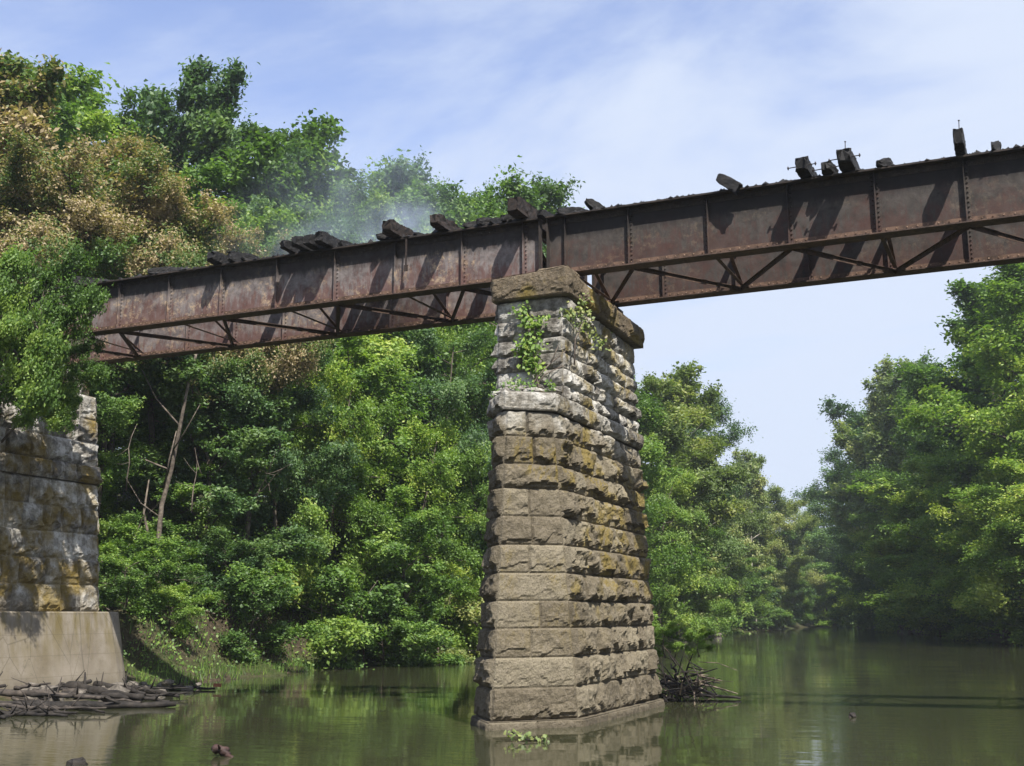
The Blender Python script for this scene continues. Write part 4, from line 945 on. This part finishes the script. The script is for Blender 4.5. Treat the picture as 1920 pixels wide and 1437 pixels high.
def ivy():
    rng=np.random.default_rng(12)
    specs=[('green creeper with big leaves hanging down the front of the pier under the cap',
        [(-9.5,23.72,8.9),(-9.4,23.72,8.65),(-9.25,23.7,8.5),(-9.0,23.7,8.55),(-9.2,23.68,8.3),(-9.35,23.66,8.1),(-9.25,23.66,7.95),(-9.1,23.66,8.0),(-9.5,23.68,8.0),(-9.2,23.66,7.7),(-9.3,23.64,7.6),(-9.1,23.64,7.5)],560,.10,.09,'leaf_bright',
        [[(-9.0,23.5,7.0),(-9.1,23.6,7.4),(-9.2,23.68,8.0),(-9.4,23.72,8.8)],[(-9.25,23.45,6.95),(-9.05,23.55,7.3),(-8.75,23.6,7.6),(-8.45,23.7,7.85)],[(-9.2,23.5,6.95),(-8.9,23.6,7.35),(-8.5,23.75,7.55)],[(-8.75,23.6,7.6),(-8.6,23.7,8.0)]]),
      ('sparse yellowish creeper on the right-hand side of the pier just below the cap',
        [(-8.4,23.9,8.75),(-8.38,24.2,8.8),(-8.4,24.5,8.6),(-8.38,25,8.7),(-8.36,25.4,8.5),(-8.34,24.9,8.95),(-8.3,24.4,9.15),(-8.3,25.8,8.45)],300,.085,.10,'leaf_pale',
        [[(-8.35,24.0,7.6),(-8.35,24.1,8.2),(-8.33,24.6,8.7)]]),
      ('low weeds on the ledge of the belt course on the nose of the pier',
        [(-9.9,23.3,7.0),(-9.6,23.0,6.98),(-9.3,22.9,6.95),(-9.0,23.1,7.0),(-8.7,23.4,7.0),(-9.5,23.5,7.2)],230,.07,.09,'leaf',
        [[(-9.6,23.1,6.85),(-9.6,23.0,7.05)]])]
    for lab,pts,n,L,sp,m,st in specs:
        root=empty('creeper',pts[-1]); tag(root,lab,'creeper'); o0=Vector(pts[-1])
        me=leaf_cloud(pts,rng,n,L,np.array([sp,sp*.55,sp])); me.transform(Matrix.Translation(-o0)); me.materials.append(M[m])
        o=bpy.data.objects.new('leaves',me); C.objects.link(o); o.parent=root
        for s in st:
            mb=MB(); mb.tube([Vector(p)-o0 for p in s],[.022]+[.016]*(len(s)-2)+[.008],6); mb.build('stem',[M['deadwood']],root,smooth=True)
    # sprig floating by the pier foot
    me=leaf_cloud([(-7.8,19.7,.04),(-7.6,19.75,.05),(-7.95,19.65,.1),(-8.1,19.7,.12)],rng,60,.08,np.array([.10,.06,.04])); me.transform(Matrix.Translation((7.8,-19.7,0))); me.materials.append(M['leaf_pale'])
    root=empty('floating_sprig',(-7.8,19.7,0)); tag(root,'small leafy sprig poking from the water in front of the pier','sprig')
    o=bpy.data.objects.new('leaves',me); C.objects.link(o); o.parent=root
    mb=MB(); mb.tube([(-.35,0,.16),(-.1,0,.04),(.25,.05,.02)],[.012,.014,.008],5); mb.build('stem',[M['driftwood_dark']],root)
ivy()

# ------------------------------------------------------------------ driftwood, rocks
def log(a,b,r,mat,label,seed,group='driftwood logs at the abutment foot'):
    rng=random.Random(seed); a=Vector(a); b=Vector(b); n=9; pts=[]; rs=[]
    sd=(b-a).cross(Vector((0,0,1))).normalized()
    for i in range(n+1):
        t=i/n; pts.append(a.lerp(b,t)-a+sd*rng.uniform(-.06,.06)+Vector((0,0,rng.uniform(-.02,.03)))); rs.append(r*(1-.55*t)*rng.uniform(.85,1.15))
    mb=MB(); mb.tube(pts,rs,8)
    for k in range(rng.choice([1,2,3])):
        i=rng.randint(2,7); d=Vector((rng.gauss(0,1),rng.gauss(0,1),rng.uniform(.1,.9))).normalized(); mb.tube([pts[i],pts[i]+d*.25,pts[i]+d*.5],[r*.35,r*.25,r*.1],5)
    o=mb.build('driftwood_log',[mat],smooth=True); o.location=a; tag(o,label,'log',group=group); return o
def drift():
    D=M['driftwood_dark']; Wd=mat_plain('driftwood_grey',(.025,.021,.018),(.085,.07,.058),5,.9,.8,.015)
    L=[((-22.6,22.9,.12),(-19.4,24.9,.08),.17,D,'long dark log lying lowest along the water in front of the abutment'),
       ((-22.4,21.6,.06),(-19.9,21.7,.03),.09,D,'thin dark log floating apart in the bottom left corner'),
       ((-24.2,26.4,.45),(-21.3,25.9,.15),.20,D,'split reddish log slanting down the right side of the driftwood heap'),
       ((-23.9,24.6,.42),(-21.4,24.5,.30),.11,Wd,'slim pale barkless log on top of the driftwood heap'),
       ((-24.1,27.3,.5),(-21.9,26.8,.25),.13,D,'dark log against the foot of the concrete base'),
       ((-24.3,23.2,.55),(-22.2,24.6,.35),.12,Wd,'crooked grey branch at the left of the heap'),
       ((-23.4,28.4,.22),(-21.4,27.6,.10),.12,D,'pointed log end sticking out over the water at the right of the heap'),
       ((-23.2,23.4,.65),(-22.0,23.3,.85),.06,Wd,'short forked stick standing up from the left of the heap'),
       ((-24.6,22.3,.5),(-23.0,22.9,.75),.10,D,'black stump-like log at the left photo edge'),
       ((-22.5,25.8,.25),(-20.6,26.2,.06),.10,D,'slim black log at the right foot of the heap'),
       ((-25.2,31.6,.12),(-22.9,31.2,.06),.09,D,'thin squared plank lying at the waterline right of the heap'),
       ((-23.7,25.6,.35),(-22.6,27.6,.3),.10,Wd,'short pale log lying crosswise in the heap')]
    for i,(a,b,r,m,l) in enumerate(L): log((a[0],a[1],a[2]*.75),(b[0],b[1],b[2]*.75),r*.85,m,l,200+i)
    RR=random.Random(5)
    for i in range(26):
        y=RR.uniform(21.2,28.6); x=float(XL(y))+RR.uniform(-.3,2.4)*(1 if y<26 else .7); z=max(.04,.34-(x-float(XL(y)))*.14)+RR.uniform(-.04,.06); an=RR.gauss(.15,.55); Ln=RR.uniform(.9,2.6)
        log((x,y,z),(x+math.cos(an)*Ln,y+math.sin(an)*Ln,max(.03,z-RR.uniform(.0,.3))),RR.uniform(.03,.085),RR.choice([D,D,D,D,Wd]),'small broken branch tangled in the driftwood heap below the abutment',400+i)
    mb=MB(); mb.bar((-.1,0,0),(.12,.05,0),.11,.1); o=mb.build('brick',[mat_plain('brick_red',(.18,.06,.035),(.30,.12,.07),6)]); o.location=(-22.75,31.15,.16); tag(o,'small reddish block resting on the plank end at the waterline','block')
    # rocks
    R_=random.Random(31)
    def rock(x,y,z,s,flat,lab,mat,grp):
        vs=[];sd=R_.uniform(0,50)
        for a in range(7):
            for b in range(10):
                th=math.pi*a/6; ph=2*math.pi*b/10; d=Vector((math.sin(th)*math.cos(ph),math.sin(th)*math.sin(ph),math.cos(th)*flat)); vs.append(d*s*(1+.55*noise.fractal(d*1.6+Vector((sd,0,0)),.9,2,3)))
        mb=MB(); mb.add(vs,[(a*10+b,(a+1)*10+b,(a+1)*10+(b+1)%10,a*10+(b+1)%10) for a in range(6) for b in range(10)])
        o=mb.build('rock',[mat]); o.location=(x,y,z); tag(o,lab,'rock',group=grp)
    rock(-23.9,24.9,.2,.5,.7,'largest pale boulder in the driftwood heap under the concrete base',M['rock'],None)
    rock(-22.7,26.6,.12,.34,.7,'pale angular rock at the right of the driftwood heap',M['rock'],None)
    for i in range(26):
        t=R_.random(); y=23.5+t*9; rock(float(XL(y))+R_.uniform(-.4,1.6),y,R_.uniform(.02,.25),R_.uniform(.08,.24),.6,'small grey rock among the driftwood at the abutment foot',M['rock'],'small rocks at the abutment foot')
    for i in range(6): rock(-30.2-R_.uniform(-.8,.8),129+R_.uniform(-4,4),.15,R_.uniform(.4,.9),.6,'pale rock on the sunlit shore of the left bank beyond the pier','' or M['rock'],'pale rocks on the far left shore')
    rock(-13.1,14.55,.0,.14,.7,'dark rounded stone breaking the water at the bottom edge of the photo',M['driftwood_dark'],None)
    rock(-3.16,26.5,.02,.09,.9,'tiny dark bit of flotsam on the open water at the right',M['driftwood_dark'],None)
    red=mat_plain('wet_red_bark',(.015,.010,.009),(.055,.03,.024),7,.6)
    log((-11.85,16.3,.12),(-11.45,16.15,-.02),.08,red,'short reddish wood stump sticking up from the water near the bottom left',77,None)
drift()
def tangle():
    root=empty('brush_tangle',(-8.2,31.0,0)); tag(root,'heap of tangled driftwood sticks caught against the far foot of the pier','brush heap')
    R_=random.Random(14)
    for k,(c,n,nm) in enumerate(((mat_plain('bleached_sticks',(.10,.075,.055),(.30,.24,.185),5,.95,.8,.01),85,'pale_sticks'),(M['driftwood_dark'],75,'dark_sticks'))):
        mb=MB()
        for i in range(n):
            a=Vector((R_.gauss(.1,.38),R_.gauss(0,.6),abs(R_.gauss(.30,.26)))); d=Vector((R_.gauss(.3,1),R_.gauss(-.1,.8),R_.gauss(-.15,.5))).normalized(); L=R_.uniform(.3,1.2); m=a+d*L*.5+Vector((0,0,R_.uniform(-.05,.08)))
            r=R_.uniform(.008,.03); mb.tube([a,m,a+d*L],[r,r*.85,r*.5],5)
        o=mb.build(nm,[c],root); o['kind']='stuff'
    for a,b,r,l in [((-8.6,31.2,.45),(-6.9,30.2,.18),.07,'forked pale branch reaching right out of the brush heap at the pier'),((-8.3,31.6,.15),(-6.5,31.2,.02),.06,'dark pointed log trailing into the water right of the brush heap'),((-8.0,30.7,.5),(-8.3,31.2,1.2),.04,'short upright stub standing on the brush heap')]:
        log(a,b,r,M['deadwood'] if 'pale' in l else M['driftwood_dark'],l,int(a[0]*-100)+int(b[1]*10),None)
tangle()
def grass():
    rng=np.random.default_rng(8); n=3400
    y=rng.uniform(31.5,48,n); x=np.array([XL(v) for v in y])-rng.uniform(-.2,2.2,n)-np.where(rng.random(n)<.4,rng.uniform(0,3,n),0); z=hgt(x,y)
    k=z>.03; x,y,z=x[k],y[k],z[k]; n=len(x)
    c=np.stack([x,y,z-.05],1); h=rng.uniform(.12,.4,n)[:,None]; ang=rng.uniform(0,6.28,n); w=np.stack([np.cos(ang),np.sin(ang),0*ang],1)*.02
    tip=c+np.array([0,0,1])*h+rng.normal(0,.10,(n,3)); V=np.stack([c-w,c+w,tip],1).reshape(-1,3)
    me=bpy.data.meshes.new('grass'); me.from_pydata(V.tolist(),[],[(3*i,3*i+1,3*i+2) for i in range(n)]); at_=me.attributes.new('tint','FLOAT','POINT'); at_.data.foreach_set('value',np.repeat(rng.random(n),3).astype(np.float32))
    me.materials.append(M['leaf']); o=bpy.data.objects.new('grass',me); C.objects.link(o); tag(o,'tufts of green grass on the ledge right of the abutment','grass',kind='stuff')
grass()
def ground_cover():
    rng=np.random.default_rng(18); n=26000
    y=rng.uniform(33,95,n); x=np.array([XL(v) for v in y])-rng.uniform(1.2,9,n); z=hgt(x,y)
    keep=np.array([noise.noise(Vector((a*.35,b*.35,0)))>-.12 for a,b in zip(x,y)]); x,y,z=x[keep],y[keep],z[keep]
    me=leaf_cloud(np.stack([x,y,z+.06],1),rng,len(x)*2,.11,np.array([.25,.25,.05])); me.materials.append(M['leaf'])
    o=bpy.data.objects.new('ground_cover',me); C.objects.link(o); tag(o,'low leafy ground cover on the left bank slope','ground cover',kind='stuff')
ground_cover()

# ------------------------------------------------------------------ smoke
def smoke():
    def puff(name,c,ax,dens,lab,sc,rot=0):
        mb=MB(); n=14; vs=[]
        for a in range(n+1):
            for b in range(20):
                th=math.pi*a/n; ph=2*math.pi*b/20; vs.append((math.sin(th)*math.cos(ph)*ax[0],math.sin(th)*math.sin(ph)*ax[1],math.cos(th)*ax[2]))
        mb.add(vs,[(a*20+b,(a+1)*20+b,(a+1)*20+(b+1)%20,a*20+(b+1)%20) for a in range(n) for b in range(20)])
        t=NT(name+'_volume'); v=t.coord('Object',(1/ax[0],1/ax[1],1/ax[2]))
        ln=t.n('ShaderNodeVectorMath',operation='LENGTH'); t.l(v,ln.inputs[0])
        fall=t.math('SUBTRACT',1.0,ln.outputs['Value']); fall=t.math('MAXIMUM',fall,0.0)
        ns=t.ramp(t.noise(t.coord('Object'),sc,4,.55,.6),[(.38,0),(.68,1)])
        dn=t.math('MULTIPLY',t.math('MULTIPLY',t.math('POWER',fall,1.3),ns),dens)
        pv=t.n('ShaderNodeVolumePrincipled'); pv.inputs['Color'].default_value=(.74,.85,1,1); pv.inputs['Anisotropy'].default_value=.2; t.l(dn,pv.inputs['Density']); t.l(pv.outputs[0],t.out.inputs['Volume'])
        o=mb.build(name,[t.mat],smooth=True); o.location=c; o.rotation_euler=(0,rot,0); tag(o,lab,'smoke',kind='stuff'); return o
    a=bl(-5.3,2.2,2.1); puff('smoke',a,(1.6,1.1,1.7),2.0,'bluish smoke wisp rising beside the large charred tie',1.3,-.6)
    b=bl(-8.6,4.2,3.9); puff('smoke',b,(5.2,2.4,3.4),.24,'thin veil of smoke drifting left over the woods',.55,-.3)
smoke()

def haze():
    mb=MB(); mb.box(-420,260,-60,640,-3,120)
    t=NT('haze_air'); pv=t.n('ShaderNodeVolumePrincipled'); pv.inputs['Color'].default_value=(.86,.92,1,1); pv.inputs['Density'].default_value=.0003; pv.inputs['Anisotropy'].default_value=.3
    t.l(pv.outputs[0],t.out.inputs['Volume']); o=mb.build('haze',[t.mat]); tag(o,'pale summer haze softening the far river bend','haze',kind='stuff')
haze()
